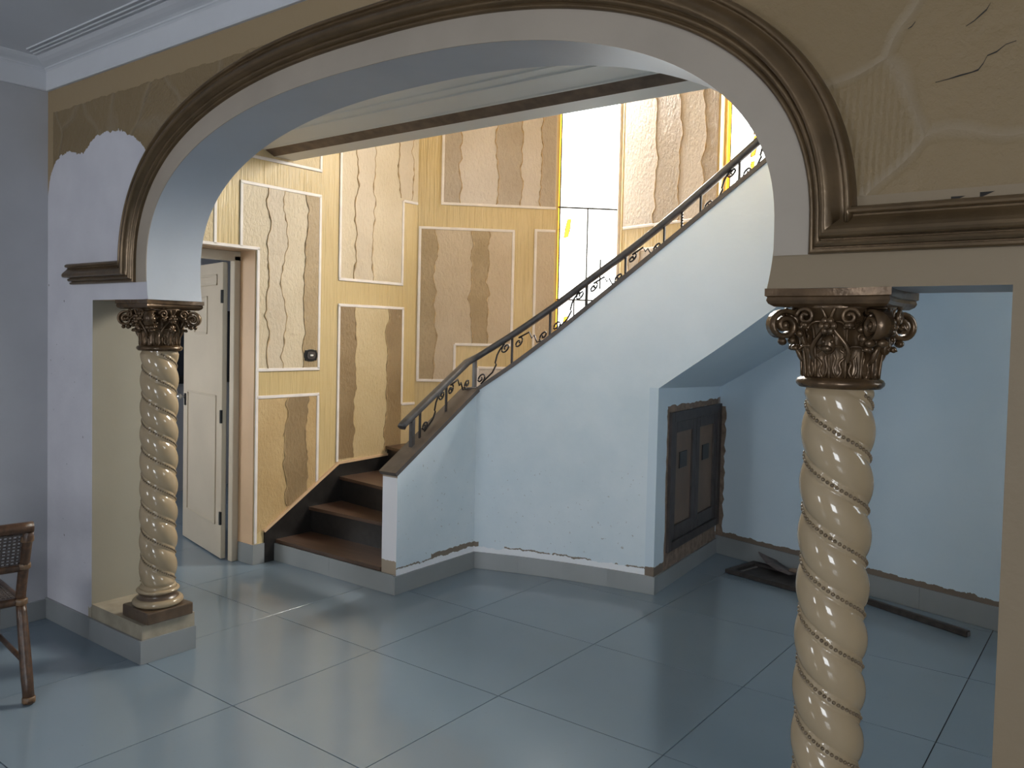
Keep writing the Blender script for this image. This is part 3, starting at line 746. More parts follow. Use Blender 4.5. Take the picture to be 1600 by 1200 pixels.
# parapet: straight part, curved part
xs = [0.238 + (1.447 - 0.238) * i / 24 for i in range(25)]
xs2 = [1.447 + (2.75 - 1.447) * i / 24 for i in range(25)]
pb = MB(); TH = 0.112
pb.add([(0.254, 0.70, 0), (0.238, 1.458, 0), (0.238, 1.458, 1.203), (0.254, 0.70, capz1(0.70))], [(0, 1, 2, 3)], 0)
pb.add([(0.128, 0.70, 0), (0.254, 0.70, 0), (0.254, 0.70, capz1(0.70)), (0.128, 0.70, capz1(0.70))], [(0, 1, 2, 3)], 1)
pb.add([(0.128, 0.70, 0), (0.128, 1.555, 0), (0.128, 1.555, 1.21), (0.128, 1.458, 1.203), (0.128, 0.70, capz1(0.70))], [(4, 3, 2, 1, 0)], 1)
pb.add([(0.128, 0.70, capz1(0.70)), (0.254, 0.70, capz1(0.70)), (0.238, 1.458, 1.203), (0.128, 1.555, 1.21), (0.128, 1.458, 1.203)], [(0, 1, 2, 3, 4)], 1)
def wall_arc(xl, zb):
    A = [arc_pt(x) for x in xl]; Bq = [arc_pt(x, TH) for x in xl]; n = len(xl)
    if xl[0] < 0.3: Bq[0] = Vector((0.128, 1.555))
    pb.add([v for p, x in zip(A, xl) for v in ((p.x, p.y, zb(x)), (p.x, p.y, lerp_tab(CAPZ, x)))], [(2 * i, 2 * i + 2, 2 * i + 3, 2 * i + 1) for i in range(n - 1)], 0, True)
    pb.add([v for p, x in zip(Bq, xl) for v in ((p.x, p.y, zb(x)), (p.x, p.y, lerp_tab(CAPZ, x)))], [(2 * i, 2 * i + 1, 2 * i + 3, 2 * i + 2) for i in range(n - 1)], 1, True)
    pb.add([v for p, q, x in zip(A, Bq, xl) for v in ((p.x, p.y, lerp_tab(CAPZ, x)), (q.x, q.y, lerp_tab(CAPZ, x)))], [(2 * i, 2 * i + 2, 2 * i + 3, 2 * i + 1) for i in range(n - 1)], 1)
wall_arc(xs, lambda x: 0.0); wall_arc(xs2, lambda x: lerp_tab(SOFZ, x))
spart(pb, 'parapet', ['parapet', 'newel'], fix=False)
# sloping underside of the flight
sf = MB(); uw0 = 1.09
def sofp(i, j):
    x = 1.447 + (2.75 - 1.447) * i; a = arc_pt(x); za = lerp_tab(SOFZ, x)
    c = FC(uw0 + 1.70 * i, 0); zc = 1.246 + 0.90 * i
    return (a.x + (c.x - a.x) * j, a.y + (c.y - a.y) * j, za + (zc - za) * j)
sf.grid(sofp, 24, 6)
sf.add([(2.75, arc_pt(2.75).y, 2.21), tuple(sofp(1, 1)), (sofp(1, 1)[0], sofp(1, 1)[1], 2.77), (2.75, arc_pt(2.75).y, 2.77)], [(0, 1, 2, 3)])
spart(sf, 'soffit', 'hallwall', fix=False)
# wall under the flight holding the cupboard
nb = MB(); nl = 1.345
nb.prism([(0, 0), (0.19, 0), (0.19, 1.12), (nl, 1.12), (nl, 1.25), (0, 1.285)], FN, 0, -0.08)
nb.prism([(1.225, 0), (nl, 0), (nl, 1.12), (1.225, 1.12)], FN, 0, -0.08)
nb.prism([(0.19, 0), (1.225, 0), (1.225, 0.22), (0.19, 0.22)], FN, 0, -0.08)
spart(nb, 'cupboard_wall', 'hallwall')
# dark cap on the parapet
cpz = MB(); path = [(0.186, 0.688, capz1(0.688) + 0.004), (0.186, 1.40, capz1(1.40) + 0.004)]
cpz.sweep(path + [(0.186, 1.458, 1.207)], [(-.068, 0), (.076, 0), (.076, .026), (-.068, .026)])
spart(cpz, 'parapet_cap', 'cap')
cpz = MB()
pts = []
for i in range(40):
    x = 0.175 + (2.75 - 0.175) * i / 39; p = arc_pt(x, 0.05); pts.append((p.x, p.y, max(1.2035, lerp_tab(CAPZ, x))))
cpz.sweep(pts, [(-.068, 0), (.062, 0), (.062, .026), (-.068, .026)])
spart(cpz, 'parapet_cap', 'cap')

# ------------------------------------------------------------------ iron railing on the parapet
rl = empty('stair_railing', (0.18, 0.90, 0.87))
tag(rl, 'low black iron railing with scrolls and dark handrail following the stair', 'railing')
def rpart(mb, nm, mat):
    o = mb.build(nm, mat, fix=False); o.parent = rl; o.matrix_parent_inverse = Matrix.Translation(-Vector(rl.location)); return o
def on_rail(s):
    """s<0: straight part (y=1.455+s), s>=0: curved part (x=0.2+s): returns base point, cap z, rail z"""
    if s < 0:
        y = 1.455 + s
        return Vector((0.180, y)), capz1(y) + 0.03, 1.425 + s * (1.425 - 1.03) / (1.455 - 0.827)
    x = 0.20 + s; p = arc_pt(x, 0.05)
    return p, lerp_tab(CAPZ, x) + 0.026, lerp_tab(RAILZ, x)
hp = []
for s in [-0.655, -0.64, -0.60, -0.55, -0.4, -0.2, -0.04] + [0.03 + 0.1 * i for i in range(26)]:
    p, cz, rz = on_rail(s); hp.append((p.x, p.y, rz))
hp[0] = (hp[0][0], hp[0][1], hp[0][2] - 0.010)
k = 10; prf = []
for j in range(14):
    a = 2 * PI * j / 14
    prf.append((0.026 * math.copysign(abs(math.cos(a)) ** 0.6, math.cos(a)), 0.021 * math.copysign(abs(math.sin(a)) ** 0.6, math.sin(a))))
rpart(MB().sweep(hp, prf, 0, True), 'handrail', 'rail')
def post(s, wd, twist=False):
    p, cz, rz = on_rail(s); b = MB()
    zt = rz - 0.015; zb = cz - 0.01; n = 26 if twist else 1; vs = []
    for i in range(n + 1):
        z = zb + (zt - zb) * i / n; a = (i / n * 4 * PI) if twist else 0
        for j in range(4):
            q = a + PI / 4 + j * PI / 2
            vs.append((p.x + wd * math.cos(q), p.y + wd * math.sin(q), z))
    b.add(vs, [(4 * i + j, 4 * i + (j + 1) % 4, 4 * i + 4 + (j + 1) % 4, 4 * i + 4 + j) for i in range(n) for j in range(4)])
    return rpart(b, 'baluster', 'rail' if wd > 0.014 else 'iron')
def scroll(s0, s1, kind):
    """kind 0: spiral low at s0, stem up to a spiral high at s1; kind 1: spiral high at s0, zigzag to spiral low at s1"""
    q = []
    def spiral(cs, ch, r, a0, turns, out):
        pts = []; n = int(18 * turns)
        for i in range(n + 1):
            f = i / n; rr = r * (0.18 + 0.82 * f); a = a0 + out * turns * 2 * PI * (1 - f)
            pts.append((cs + rr * math.cos(a), ch + rr * math.sin(a)))
        return pts
    w = s1 - s0; H = 0.150; r = min(0.030, w * 0.17)
    if kind == 0:
        a = spiral(s0 + 0.012 + r, 0.045, r, -PI / 2, 1.4, 1)
        b = spiral(s1 - 0.012 - r, H - 0.005 - r * 0.3, r, PI / 2 + 0.3, 1.4, 1)
        q = a + [(s0 + w * 0.48, 0.038), (s0 + w * 0.58, 0.07), (s0 + w * 0.55, 0.085), (s0 + w * 0.60, 0.125), (s0 + w * 0.66, H - 0.006)] + b[::-1]
    else:
        a = spiral(s0 + 0.012 + r, H - 0.035, r, PI / 2, 1.4, -1)
        b = spiral(s1 - 0.012 - r, 0.045, r, -PI / 2, 1.4, -1)
        q = a + [(s0 + w * 0.45, H - 0.015), (s0 + w * 0.52, 0.085), (s0 + w * 0.58, 0.095), (s0 + w * 0.66, 0.035)] + b[::-1]
    pts = []
    for s, hh in q:
        p, cz, rz = on_rail(s); pts.append((p.x, p.y, cz + hh * (rz - cz - 0.02) / 0.17))
    t = MB(); t.tube(pts, 0.0058, 6, 0, None)
    return rpart(t, 'scroll', 'iron')
S = [-0.56, -0.49, -0.245, 0.005, 0.25, 0.50, 0.74, 0.99, 1.235, 1.345, 1.46, 1.69, 1.91, 2.12, 2.34]
for i, s in enumerate(S): post(s, 0.019 if i == 0 else (0.016 if s == 0.005 else 0.0085), twist=(i == 9))
kinds = {1: 0, 2: 1, 3: 0, 4: 1, 5: 0, 6: 1, 7: 1, 10: 0, 11: 0, 12: 1, 13: 0}
for i, kd in kinds.items(): scroll(S[i], S[i + 1], kd)

# ------------------------------------------------------------------ skirting tiles
def skirting(name, pts, hgt, label, th=0.012, maxl=0.8, mat='grey_tile'):
    """room lies to the right of the travel direction"""
    root = empty(name, (pts[0][0], pts[0][1], 0)); struct(root, label, 'baseboard')
    for a, b in zip(pts, pts[1:]):
        a, b = Vector(a), Vector(b); L = (b - a).length; n = max(1, math.ceil(L / maxl - 0.05)); t = (b - a) / L; nr = Vector((t.y, -t.x)) * th
        for i in range(n):
            p = a + t * (L * i / n + 0.0008); q = a + t * (L * (i + 1) / n - 0.0008)
            if i == n - 1: q = b
            mb = MB().hexa([(*p, 0.001), (*q, 0.001), (*(q + nr), 0.001), (*(p + nr), 0.001)], [(*p, hgt), (*q, hgt), (*(q + nr), hgt), (*(p + nr), hgt)])
            o = mb.build('skirting_tile', mat); o.parent = root; o.matrix_parent_inverse = Matrix.Translation(-Vector(root.location))
    return root
skirting('baseboard_middle', [(XL, YF), (0.0995, YF)], 0.112, 'grey tile skirting along the foot of the left arch pier')
skirting('baseboard_plinth', [(0.10, YF - 0.012), (0.10, YB)], 0.112, 'grey tile skirting on the end of the left column plinth')
skirting('baseboard_left', [(XL, -6.5), (XL, YF - 0.012)], 0.105, 'grey tile skirting along the left wall')
skirting('baseboard_west', [(XW - 0.16, 0.517), (XW - 0.0005, 0.517)], 0.135, 'short grey skirting tile beside the door frame')
skirting('baseboard_west', [(XW, 0.505), (XW, 0.705 - 0.012)], 0.135, 'grey skirting tile between doorway and first step')
skirting('baseboard_stair', [(XW, 0.69), (0.2535, 0.69)], 0.120, 'grey tile riser under the lowest dark tread')
arcp = [tuple(arc_pt(0.238 + (1.447 - 0.238) * i / 4)) for i in range(5)]
skirting('baseboard_parapet', [(0.254, 0.678), (0.238, 1.458)] + arcp[1:], 0.113, 'grey tile skirting around the foot of the pale blue parapet')
skirting('baseboard_cupboard', [(1.4485, 1.7345), tuple(FN(nl - 0.02, 0)[:2])], 0.11, 'grey tile skirting below the small cupboard door')
skirting('baseboard_north', [tuple(FC(1.08, 0)[:2]), tuple(FC(4.9, 0)[:2])], 0.135, 'grey tile skirting along the blue grey back wall')

# ------------------------------------------------------------------ twisted columns
HS0, HS1 = 0.150, 1.300      # shaft bottom and top above the ledge
PITCH, NS = 0.262, 2
def shaft_r(th, z, ph):
    d = PITCH / NS
    s = ((z + ph) / d + th / PI) % 1.0
    band = 0.23
    if s < 1 - band:
        t = s / (1 - band); r = 0.0722 + 0.0158 * (math.sin(PI * t) ** 0.6)
    else:
        t = (s - (1 - band)) / band
        r = 0.0722 + 0.0058 * min(1.0, t / 0.16, (1 - t) / 0.16) - (0.0016 if 0.26 < t < 0.74 else 0.0)
    e = min(1.0, (HS1 - z) / 0.03 + 0.35, (z - HS0) / 0.03 + 0.35)
    return 0.074 + (r - 0.074) * max(0, min(1, e))
def make_shaft(ph):
    K, N = 112, 300
    b = MB(); vs = []
    for i in range(N + 1):
        z = HS0 + (HS1 - HS0) * i / N
        for j in range(K):
            th = 2 * PI * j / K; r = shaft_r(th, z, ph); vs.append((r * math.cos(th), r * math.sin(th), z))
    b.add(vs, [(i * K + j, i * K + (j + 1) % K, (i + 1) * K + (j + 1) % K, (i + 1) * K + j) for i in range(N) for j in range(K)], 0, True)
    return b.mesh('shaft', 'column', False)
def make_beads(ph):
    b = MB(); d = PITCH / NS; band = 0.23
    for sgn in range(NS):
        k = -40
        n = int((HS1 - HS0) / PITCH * 44) + 120
        for i in range(n):
            th = i * 2 * PI / 44
            z = HS1 - (i / 44) * PITCH + 0.0
            # place bead exactly on the band: solve phase = 1-band/2 (+sgn)
            th2 = (((1 - band / 2) + sgn) - (z + ph) / d) * PI
            if not (HS0 + 0.02 < z < HS1 - 0.012): continue
            b.sphere((0.0776 * math.cos(th2), 0.0776 * math.sin(th2), z), 0.0050, 7, 5)
    return b.mesh('bead_rope', 'bead', False)
def spiral_ribbon(b, c, r, turns, width, th, axis_dir, flip):
    """volute in the vertical plane spanned by axis_dir (radial) and z"""
    ad = Vector(axis_dir); sd = Vector((-ad.y, ad.x, 0)); n = int(22 * turns); path = []
    for i in range(n + 1):
        f = i / n; a = PI * 0.75 - 2 * PI * turns * f; rr = r * (1 - 0.82 * f)
        path.append(Vector(c) + ad * (rr * math.cos(a)) + Vector((0, 0, rr * math.sin(a))))
    b.sweep(path, [(-width, -th), (width, -th), (width * 1.0, th * 0.3), (width * 0.6, th), (-width * 0.6, th), (-width, th * 0.3)], 0, True, tuple(sd))
def leaf_mesh(H, W, r0, r1, curl, lobes):
    b = MB()
    def fn(u, v):
        s = (u - 0.5) * 2
        z = H * (math.sin(min(v, 0.86) / 0.86 * PI / 2) ** 0.95) - (max(0, v - 0.86) / 0.14) ** 1.3 * H * 0.13
        rad = r0 + (r1 - r0) * v ** 1.6 + curl * max(0, (v - 0.58) / 0.42) ** 1.5
        wd = W * (0.60 + 0.50 * math.sin(PI * min(1, v * 1.10))) * (1 - 0.45 * max(0, v - 0.75) / 0.25) * (1 + 0.22 * math.sin(v * lobes * 2 * PI) * abs(s))
        ang = s * wd / (rad + 0.001)
        rr = rad + 0.009 * (1 - s * s) * (0.3 + v) + 0.003 * math.cos(s * PI * 2.0)
        return (rr * math.cos(ang), rr * math.sin(ang), z)
    b.grid(fn, 13, 18)
    b.grid(lambda u, v: tuple(c * 0.93 if i < 2 else c - 0.002 for i, c in enumerate(fn(u, v))), 13, 18)
    for u in (0.0, 1.0):          # raised wavy rim
        b.tube([fn(u, j / 22) for j in range(23)], lambda q: 0.0042 * (1 - 0.3 * q), 6, 0, (1, 0, 0))
    b.tube([(fn(0.5, j / 14)[0] + 0.002, fn(0.5, j / 14)[1], fn(0.5, j / 14)[2]) for j in range(15)], lambda q: 0.004 * (1 - 0.4 * q), 6, 0, (0, 1, 0))
    # curled bulge at the tip
    tip = fn(0.5, 0.93)
    b.sphere((tip[0] + 0.001, 0, tip[2] - 0.002), 0.009, 8, 6, (0.8, 1.5, 0.9))
    return b
CAP0 = 1.300                 # capital bottom above ledge; lintel at ZS
CAPT = ZS - ZL
def capital_meshes():
    ms = {}
    b = MB(); b.lathe([(0.072, CAP0 - 0.004), (0.096, CAP0 - 0.002), (0.104, CAP0 + 0.006), (0.105, CAP0 + 0.012), (0.101, CAP0 + 0.019), (0.093, CAP0 + 0.023), (0.090, CAP0 + 0.026)], 48)
    ms['necking_ring'] = b.mesh('necking_ring', 'bronze', True)
    b = MB(); b.lathe([(0.080, CAP0 + 0.015), (0.081, CAP0 + 0.06), (0.085, CAP0 + 0.11), (0.096, CAP0 + 0.155), (0.118, CAP0 + 0.190), (0.125, CAP0 + 0.200)], 48)
    ms['capital'] = b.mesh('capital', 'bronze', True)
    lf = leaf_mesh(0.078, 0.027, 0.084, 0.092, 0.022, 3); lf.v = [(x, y, z + CAP0 + 0.024) for x, y, z in lf.v]; ms['leaf_low'] = lf.mesh('leaf', 'bronze', True)
    lf = leaf_mesh(0.135, 0.031, 0.083, 0.104, 0.030, 4); lf.v = [(x, y, z + CAP0 + 0.026) for x, y, z in lf.v]; ms['leaf_high'] = lf.mesh('leaf', 'bronze', True)
    b = MB(); spiral_ribbon(b, (0.155, 0, CAP0 + 0.150), 0.037, 1.7, 0.020, 0.006, (1, 0, 0), 1)
    b.sphere((0.155, 0, CAP0 + 0.150), 0.013, 10, 6, (1, 1.9, 1))
    # stalk rising from the leaves to the volute, and acanthus crockets around it
    b.tube([(0.080, 0, CAP0 + 0.05), (0.098, 0, CAP0 + 0.11), (0.116, 0, CAP0 + 0.160), (0.135, 0, CAP0 + 0.186)], lambda q: 0.005 + 0.011 * q, 8)
    for q in range(7):
        a = PI * 0.95 + q * 0.33
        b.sphere((0.153 + 0.040 * math.cos(a), 0.012 * (-1) ** q, CAP0 + 0.150 + 0.040 * math.sin(a)), 0.010, 8, 5, (1, 1.5, 1))
    ms['volute'] = b.mesh('volute', 'bronze', True)
    b = MB()   # centre rosette with small inward scrolls
    for q in range(6):
        a = q * PI / 3; b.sphere((0.118, 0.014 * math.cos(a), CAP0 + 0.150 + 0.014 * math.sin(a)), 0.010, 8, 5, (0.8, 1, 1))
    b.sphere((0.124, 0, CAP0 + 0.150), 0.009, 8, 6)
    b.sphere((0.104, 0, CAP0 + 0.105), 0.020, 10, 8, (0.7, 0.85, 1.2))
    for sg in (-1, 1): b.sphere((0.112, sg * 0.010, CAP0 + 0.112), 0.006, 8, 5)
    b.sphere((0.114, 0, CAP0 + 0.098), 0.006, 8, 5, (1, 1.8, 0.7))
    for sg in (-1, 1):
        pts = [Vector((0.076 + 0.042 * f ** 0.6, sg * (0.034 - 0.020 * f + 0.014 * math.sin(f * 6.5)), CAP0 + 0.060 + 0.135 * f)) for f in [i / 16 for i in range(17)]]
        b.tube(pts, lambda q: 0.0075 - 0.003 * q, 6)
        pts = [Vector((0.122, sg * (0.052 + 0.022 * (1 - f * 0.8) * math.cos(f * 9)), CAP0 + 0.172 + 0.022 * (1 - f * 0.8) * math.sin(f * 9))) for f in [i / 26 for i in range(27)]]
        b.tube(pts, 0.0055, 6, 0, (1, 0, 0))
    ms['rosette'] = b.mesh('rosette', 'bronze', True)
    b = MB(); K = 20; outs = []   # abacus with hollowed sides
    for sgn in range(4):
        for i in range(K):
            t = -1 + 2 * i / K; x, y = 1.0 - 0.10 * (1 - t * t), t
            a = sgn * PI / 2; outs.append((x * math.cos(a) - y * math.sin(a), x * math.sin(a) + y * math.cos(a)))
    pr_ = [(0.128, CAP0 + 0.196), (0.139, CAP0 + 0.203), (0.143, CAP0 + 0.211), (0.141, CAP0 + 0.219), (0.146, CAP0 + 0.222), (0.146, CAPT)]
    n = len(outs)
    b.add([(x * s, y * s, z) for s, z in pr_ for x, y in outs], [(i * n + j, i * n + (j + 1) % n, (i + 1) * n + (j + 1) % n, (i + 1) * n + j) for i in range(len(pr_) - 1) for j in range(n)] + [tuple(range(n))[::-1], tuple((len(pr_) - 1) * n + j for j in range(n))])
    ms['abacus'] = b.mesh('abacus', 'bronze', True)
    # base
    b = MB(); b.box(-0.118, 0.118, -0.118, 0.118, 0, 0.058); ms['plinth_block'] = b.mesh('plinth_block', 'brownbase')
    def torus(zc, hh, R, r):
        return [(R - r, zc - hh)] + [(R - r + r * math.cos(a), zc + hh * math.sin(a)) for a in [(-PI / 2) + PI * i / 10 for i in range(11)]] + [(R - r, zc + hh)]
    ms['lower_torus'] = MB().lathe(torus(0.076, 0.018, 0.118, 0.022), 48).mesh('lower_torus', 'column')
    ms['scotia'] = MB().lathe([(0.098, 0.092), (0.096, 0.096), (0.089, 0.102), (0.086, 0.110), (0.089, 0.118), (0.094, 0.122)], 48).mesh('scotia', 'brownbase')
    ms['upper_torus'] = MB().lathe(torus(0.131, 0.010, 0.100, 0.016), 48).mesh('upper_torus', 'column')
    b = MB(); b.lathe([(0.088, 0.138), (0.084, 0.150), (0.078, 0.160)], 48); ms['collar'] = b.mesh('collar', 'column')
    return ms
CM = capital_meshes()
def column(x, label, ph):
    r = empty('twisted_column', (x, (YF + YB) / 2, ZL)); tag(r, label, 'column', 'twisted columns carrying the arch', kind='thing')
    for nm in ('plinth_block', 'lower_torus', 'scotia', 'upper_torus', 'collar', 'necking_ring'):
        o = link(nm, CM[nm], r)
        if nm == 'plinth_block': bevel(o, 0.006, 2)
    link('shaft', make_shaft(ph), r)
    o = link('bead_rope', make_beads(ph), r); o['kind'] = 'stuff'
    cap = link('capital', CM['capital'], r); cap['label'] = 'bronze leafy capital'
    for i in range(8):
        o = link('leaf', CM['leaf_low'], cap); o.rotation_euler = (0, 0, i * PI / 4)
        o = link('leaf', CM['leaf_high'], cap); o.rotation_euler = (0, 0, (i + 0.5) * PI / 4)
    for i in range(4):
        o = link('volute', CM['volute'], cap); o.rotation_euler = (0, 0, PI / 4 + i * PI / 2)
        o = link('rosette', CM['rosette'], cap); o.rotation_euler = (0, 0, i * PI / 2)
    link('abacus', CM['abacus'], cap)
    return r
column(0.0, 'far twisted cream column on a plinth by the doorway', 0.03)
column(3.188, 'near twisted cream column in the right foreground', 0.03)

# ------------------------------------------------------------------ white panelled door, standing open
door = empty('door_1', (-1.178, 0.437, 0.01), math.atan2(0.19, -0.80))
struct(door, 'cream panelled door standing open into the side room', 'door')
DW, DH, DT = 0.80, 2.035, 0.035     # local x along leaf, local y = thickness
df = MB(); df.box(0, DW, -DT, 0, 0, DH); leaf = df.build('door_leaf', 'doorpaint', door)
bevel(leaf, 0.003, 1)
def dmould(x0, x1, z0, z1, side=1):
    y = 0.0
    for (a, b, c, d) in ((x0, x1, z0, z0 + 0.014), (x0, x1, z1 - 0.014, z1), (x0, x0 + 0.014, z0, z1), (x1 - 0.014, x1, z0, z1)):
        o = MB().box(a, b, 0.0, 0.009, c, d).build('panel_moulding', 'doorpaint', leaf); bevel(o, 0.004, 2)
dmould(0.10, 0.70, 0.22, 1.12); dmould(0.29, 0.56, 1.54, 1.81); dmould(0.10, 0.70, 1.88, 1.955)
for z in (0.28, 0.98, 1.80):
    MB().box(-0.008, 0.012, -0.004, 0.010, z - 0.045, z + 0.045).build('hinge', 'black', door)
hd = MB().box(0.735, 0.770, 0.0, 0.006, 1.00, 1.09); lock = hd.build('lock_plate', 'black', door)
kb = MB(); kb.tube([(0.752, 0.0, 1.065), (0.752, 0.030, 1.065)], 0.008, 10); kb.sphere((0.752, 0.045, 1.065), 0.022, 12, 8); kb.build('knob', 'chrome', lock)
MB().box(0.80, 0.812, -0.025, -0.008, 0.99, 1.08).build('latch', 'black', door)
dfr = MB(); fr = empty('trim_6', (-1.105, 0.48, 0)); struct(fr, 'cream wooden frame around the open doorway', 'door frame')
for (y0, y1, z0, z1) in ((0.464, 0.512, 0.0, 2.085), (-0.42, -0.35, 0.0, 2.085), (-0.42, 0.512, 2.05, 2.115)):
    o = MB().box(-1.135 + 1.105, -1.085 + 1.105, y0 - 0.48, y1 - 0.48, z0, z1).build('frame_board', 'doorpaint', fr); bevel(o, 0.004, 1)

# ------------------------------------------------------------------ light switch
sw = empty('light_switch', FA(0.975, 1.415, 0.008)); tag(sw, 'ornate dark metal light switch plate on the ochre wall', 'switch')
out = []
for i in range(48):
    a = 2 * PI * i / 48; rx, rz = 0.057, 0.041
    k_ = 1 + 0.05 * math.cos(8 * a)
    cx_, sz_ = math.cos(a), math.sin(a)
    out.append((rx * k_ * math.copysign(abs(cx_) ** 0.5, cx_), rz * k_ * math.copysign(abs(sz_) ** 0.5, sz_)))
pl = MB(); pl.prism(out, lambda u, v, d: Vector((d, u, v)), 0, 0.006); pl = pl.build('plate', 'black', sw); bevel(pl, 0.002, 2)
MB().prism([(u * 0.62, v * 0.62) for u, v in out], lambda u, v, d: Vector((d, u, v)), 0.006, 0.010).build('inner_plate', 'darkwood', sw)
tg = MB().box(0.010, 0.018, -0.013, 0.013, -0.006, 0.006).build('toggle', 'toggle', sw); bevel(tg, 0.002, 1); tg['label'] = 'ivory toggle'

# ------------------------------------------------------------------ cupboard door under the stair
cd = empty('door_2', FN(0.70, 0.25, 0.0)); struct(cd, 'small dark wooden cupboard door with two brown panels under the stair', 'door')
def cpart(poly, d0, d1, nm, mat, par=None, bv=0.003):
    o = MB().prism(poly, FN, d0, d1).build(nm, mat); p = par or cd; o.parent = p
    if p is cd: o.matrix_parent_inverse = Matrix.Translation(-Vector(cd.location))
    if bv: bevel(o, bv, 1)
    return o
def rect(a, b, c, d): return [(a, c), (b, c), (b, d), (a, d)]
for rc in (rect(0.19, 0.25, 0.22, 1.12), rect(1.165, 1.225, 0.22, 1.12), rect(0.25, 1.165, 1.055, 1.12), rect(0.25, 1.165, 0.22, 0.275)):
    cpart(rc, -0.06, 0.022, 'frame', 'darkwood')
for i, (a, b) in enumerate(((0.252, 0.705), (0.710, 1.163))):
    for rc in (rect(a, a + 0.07, 0.277, 1.053), rect(b - 0.07, b, 0.277, 1.053), rect(a + 0.07, b - 0.07, 0.98, 1.053), rect(a + 0.07, b - 0.07, 0.277, 0.37)):
        cpart(rc, -0.05, 0.008, 'stile', 'darkwood')
    pn = cpart(rect(a + 0.07, b - 0.07, 0.37, 0.98), -0.04, -0.004, 'panel', 'panelwood')
    mx = (a + b) / 2
    cpart(rect(mx - 0.075, mx + 0.065, 0.735, 0.845), -0.006, 0.003, 'vent', 'black', pn)
# ragged exposed render around it
rg = random.Random(4)
def ragged(fc, a, b, c, d, amp, nm, parent, seed):
    r_ = random.Random(seed); poly = []
    n1 = max(4, int((b - a) / 0.04)); n2 = max(4, int((d - c) / 0.04))
    for i in range(n1): poly.append((a + (b - a) * i / n1, c + r_.uniform(-amp, amp)))
    for i in range(n2): poly.append((b + r_.uniform(-amp, amp), c + (d - c) * i / n2))
    for i in range(n1): poly.append((b - (b - a) * i / n1, d + r_.uniform(-amp, amp)))
    for i in range(n2): poly.append((a + r_.uniform(-amp, amp), d - (d - c) * i / n2))
    o = MB().prism(poly, fc, -0.004, 0.003).build(nm, 'rawplaster'); o.parent = parent
    return o
stm = stair
for i, a in enumerate(((0.165, 1.20, 1.115, 1.160), (0.165, 0.195, 0.115, 1.14), (0.19, 1.20, 0.115, 0.225), (1.222, 1.32, 0.10, 1.165))):
    o = ragged(FN, *a, 0.008, 'exposed_render', stair, 30 + i); o.matrix_parent_inverse = Matrix.Translation(-Vector(stair.location))
ragged(FC, 1.075, 1.135, 0.13, 1.17, 0.010, 'exposed_render', wall_n, 40)
o = MB().prism(rect(1.315, 1.332, 1.10, 1.245), FN, 0, 0.012).build('exposed_render', 'rawplaster'); o.parent = stair; o.matrix_parent_inverse = Matrix.Translation(-Vector(stair.location))

# ------------------------------------------------------------------ scrap under the stair
bf = empty('broken_wooden_panel', (1.60, 2.50, 0.002), math.radians(-12)); tag(bf, 'broken dark wooden frame lying flat on the floor under the stair', 'scrap wood')
for (a, b, c, d, nm) in ((0, 0.72, 0, 0.045, 'rail'), (0, 0.72, 0.30, 0.345, 'rail'), (0, 0.045, 0.045, 0.30, 'stile'), (0.675, 0.72, 0.045, 0.30, 'stile')):
    o = MB().box(a, b, c, d, 0, 0.028).build(nm, 'debris', bf); bevel(o, 0.004, 1)
MB().box(0.045, 0.675, 0.045, 0.30, 0.0, 0.010).build('board', 'debris', bf)
MB().box(0.07, 0.66, 0.065, 0.078, 0.010, 0.016).build('moulding', 'debris2', bf)
MB().box(0.07, 0.083, 0.078, 0.27, 0.010, 0.016).build('moulding', 'debris2', bf)
cs = MB(); pts = [(1.70, 2.93, 0.10), (1.76, 2.85, 0.075), (1.83, 2.77, 0.055), (1.92, 2.69, 0.045), (2.02, 2.64, 0.043)]
cs.sweep(pts, [(-.045, 0), (.045, 0), (.045, .008), (-.045, .008)], 0, True)
o = cs.build('curved_wooden_strip', 'debris2'); tag(o, 'bent dark wooden strip resting on the broken frame', 'scrap wood')
ch = MB(); ch.hexa([(1.98, 2.64, 0.056), (2.05, 2.62, 0.056), (2.07, 2.68, 0.056), (2.0, 2.70, 0.056)], [(1.985, 2.645, 0.075), (2.04, 2.63, 0.082), (2.06, 2.67, 0.078), (2.0, 2.69, 0.074)])
o = ch.build('mortar_chunk', 'rawplaster'); bevel(o, 0.008, 2); tag(o, 'small grey chunk of mortar on the scrap wood', 'rubble')
pb_ = empty('wooden_batten', (2.36, 2.530, 0.001), math.atan2(-0.36, 0.885)); tag(pb_, 'long dark wooden batten lying along the back wall', 'batten')
o = MB().box(0, 0.81, -0.018, 0.018, 0, 0.034).build('batten_body', 'debris', pb_); bevel(o, 0.004, 1)
MB().box(0.81, 0.812, -0.012, 0.012, 0.006, 0.028).build('cut_end', 'debris2', pb_)

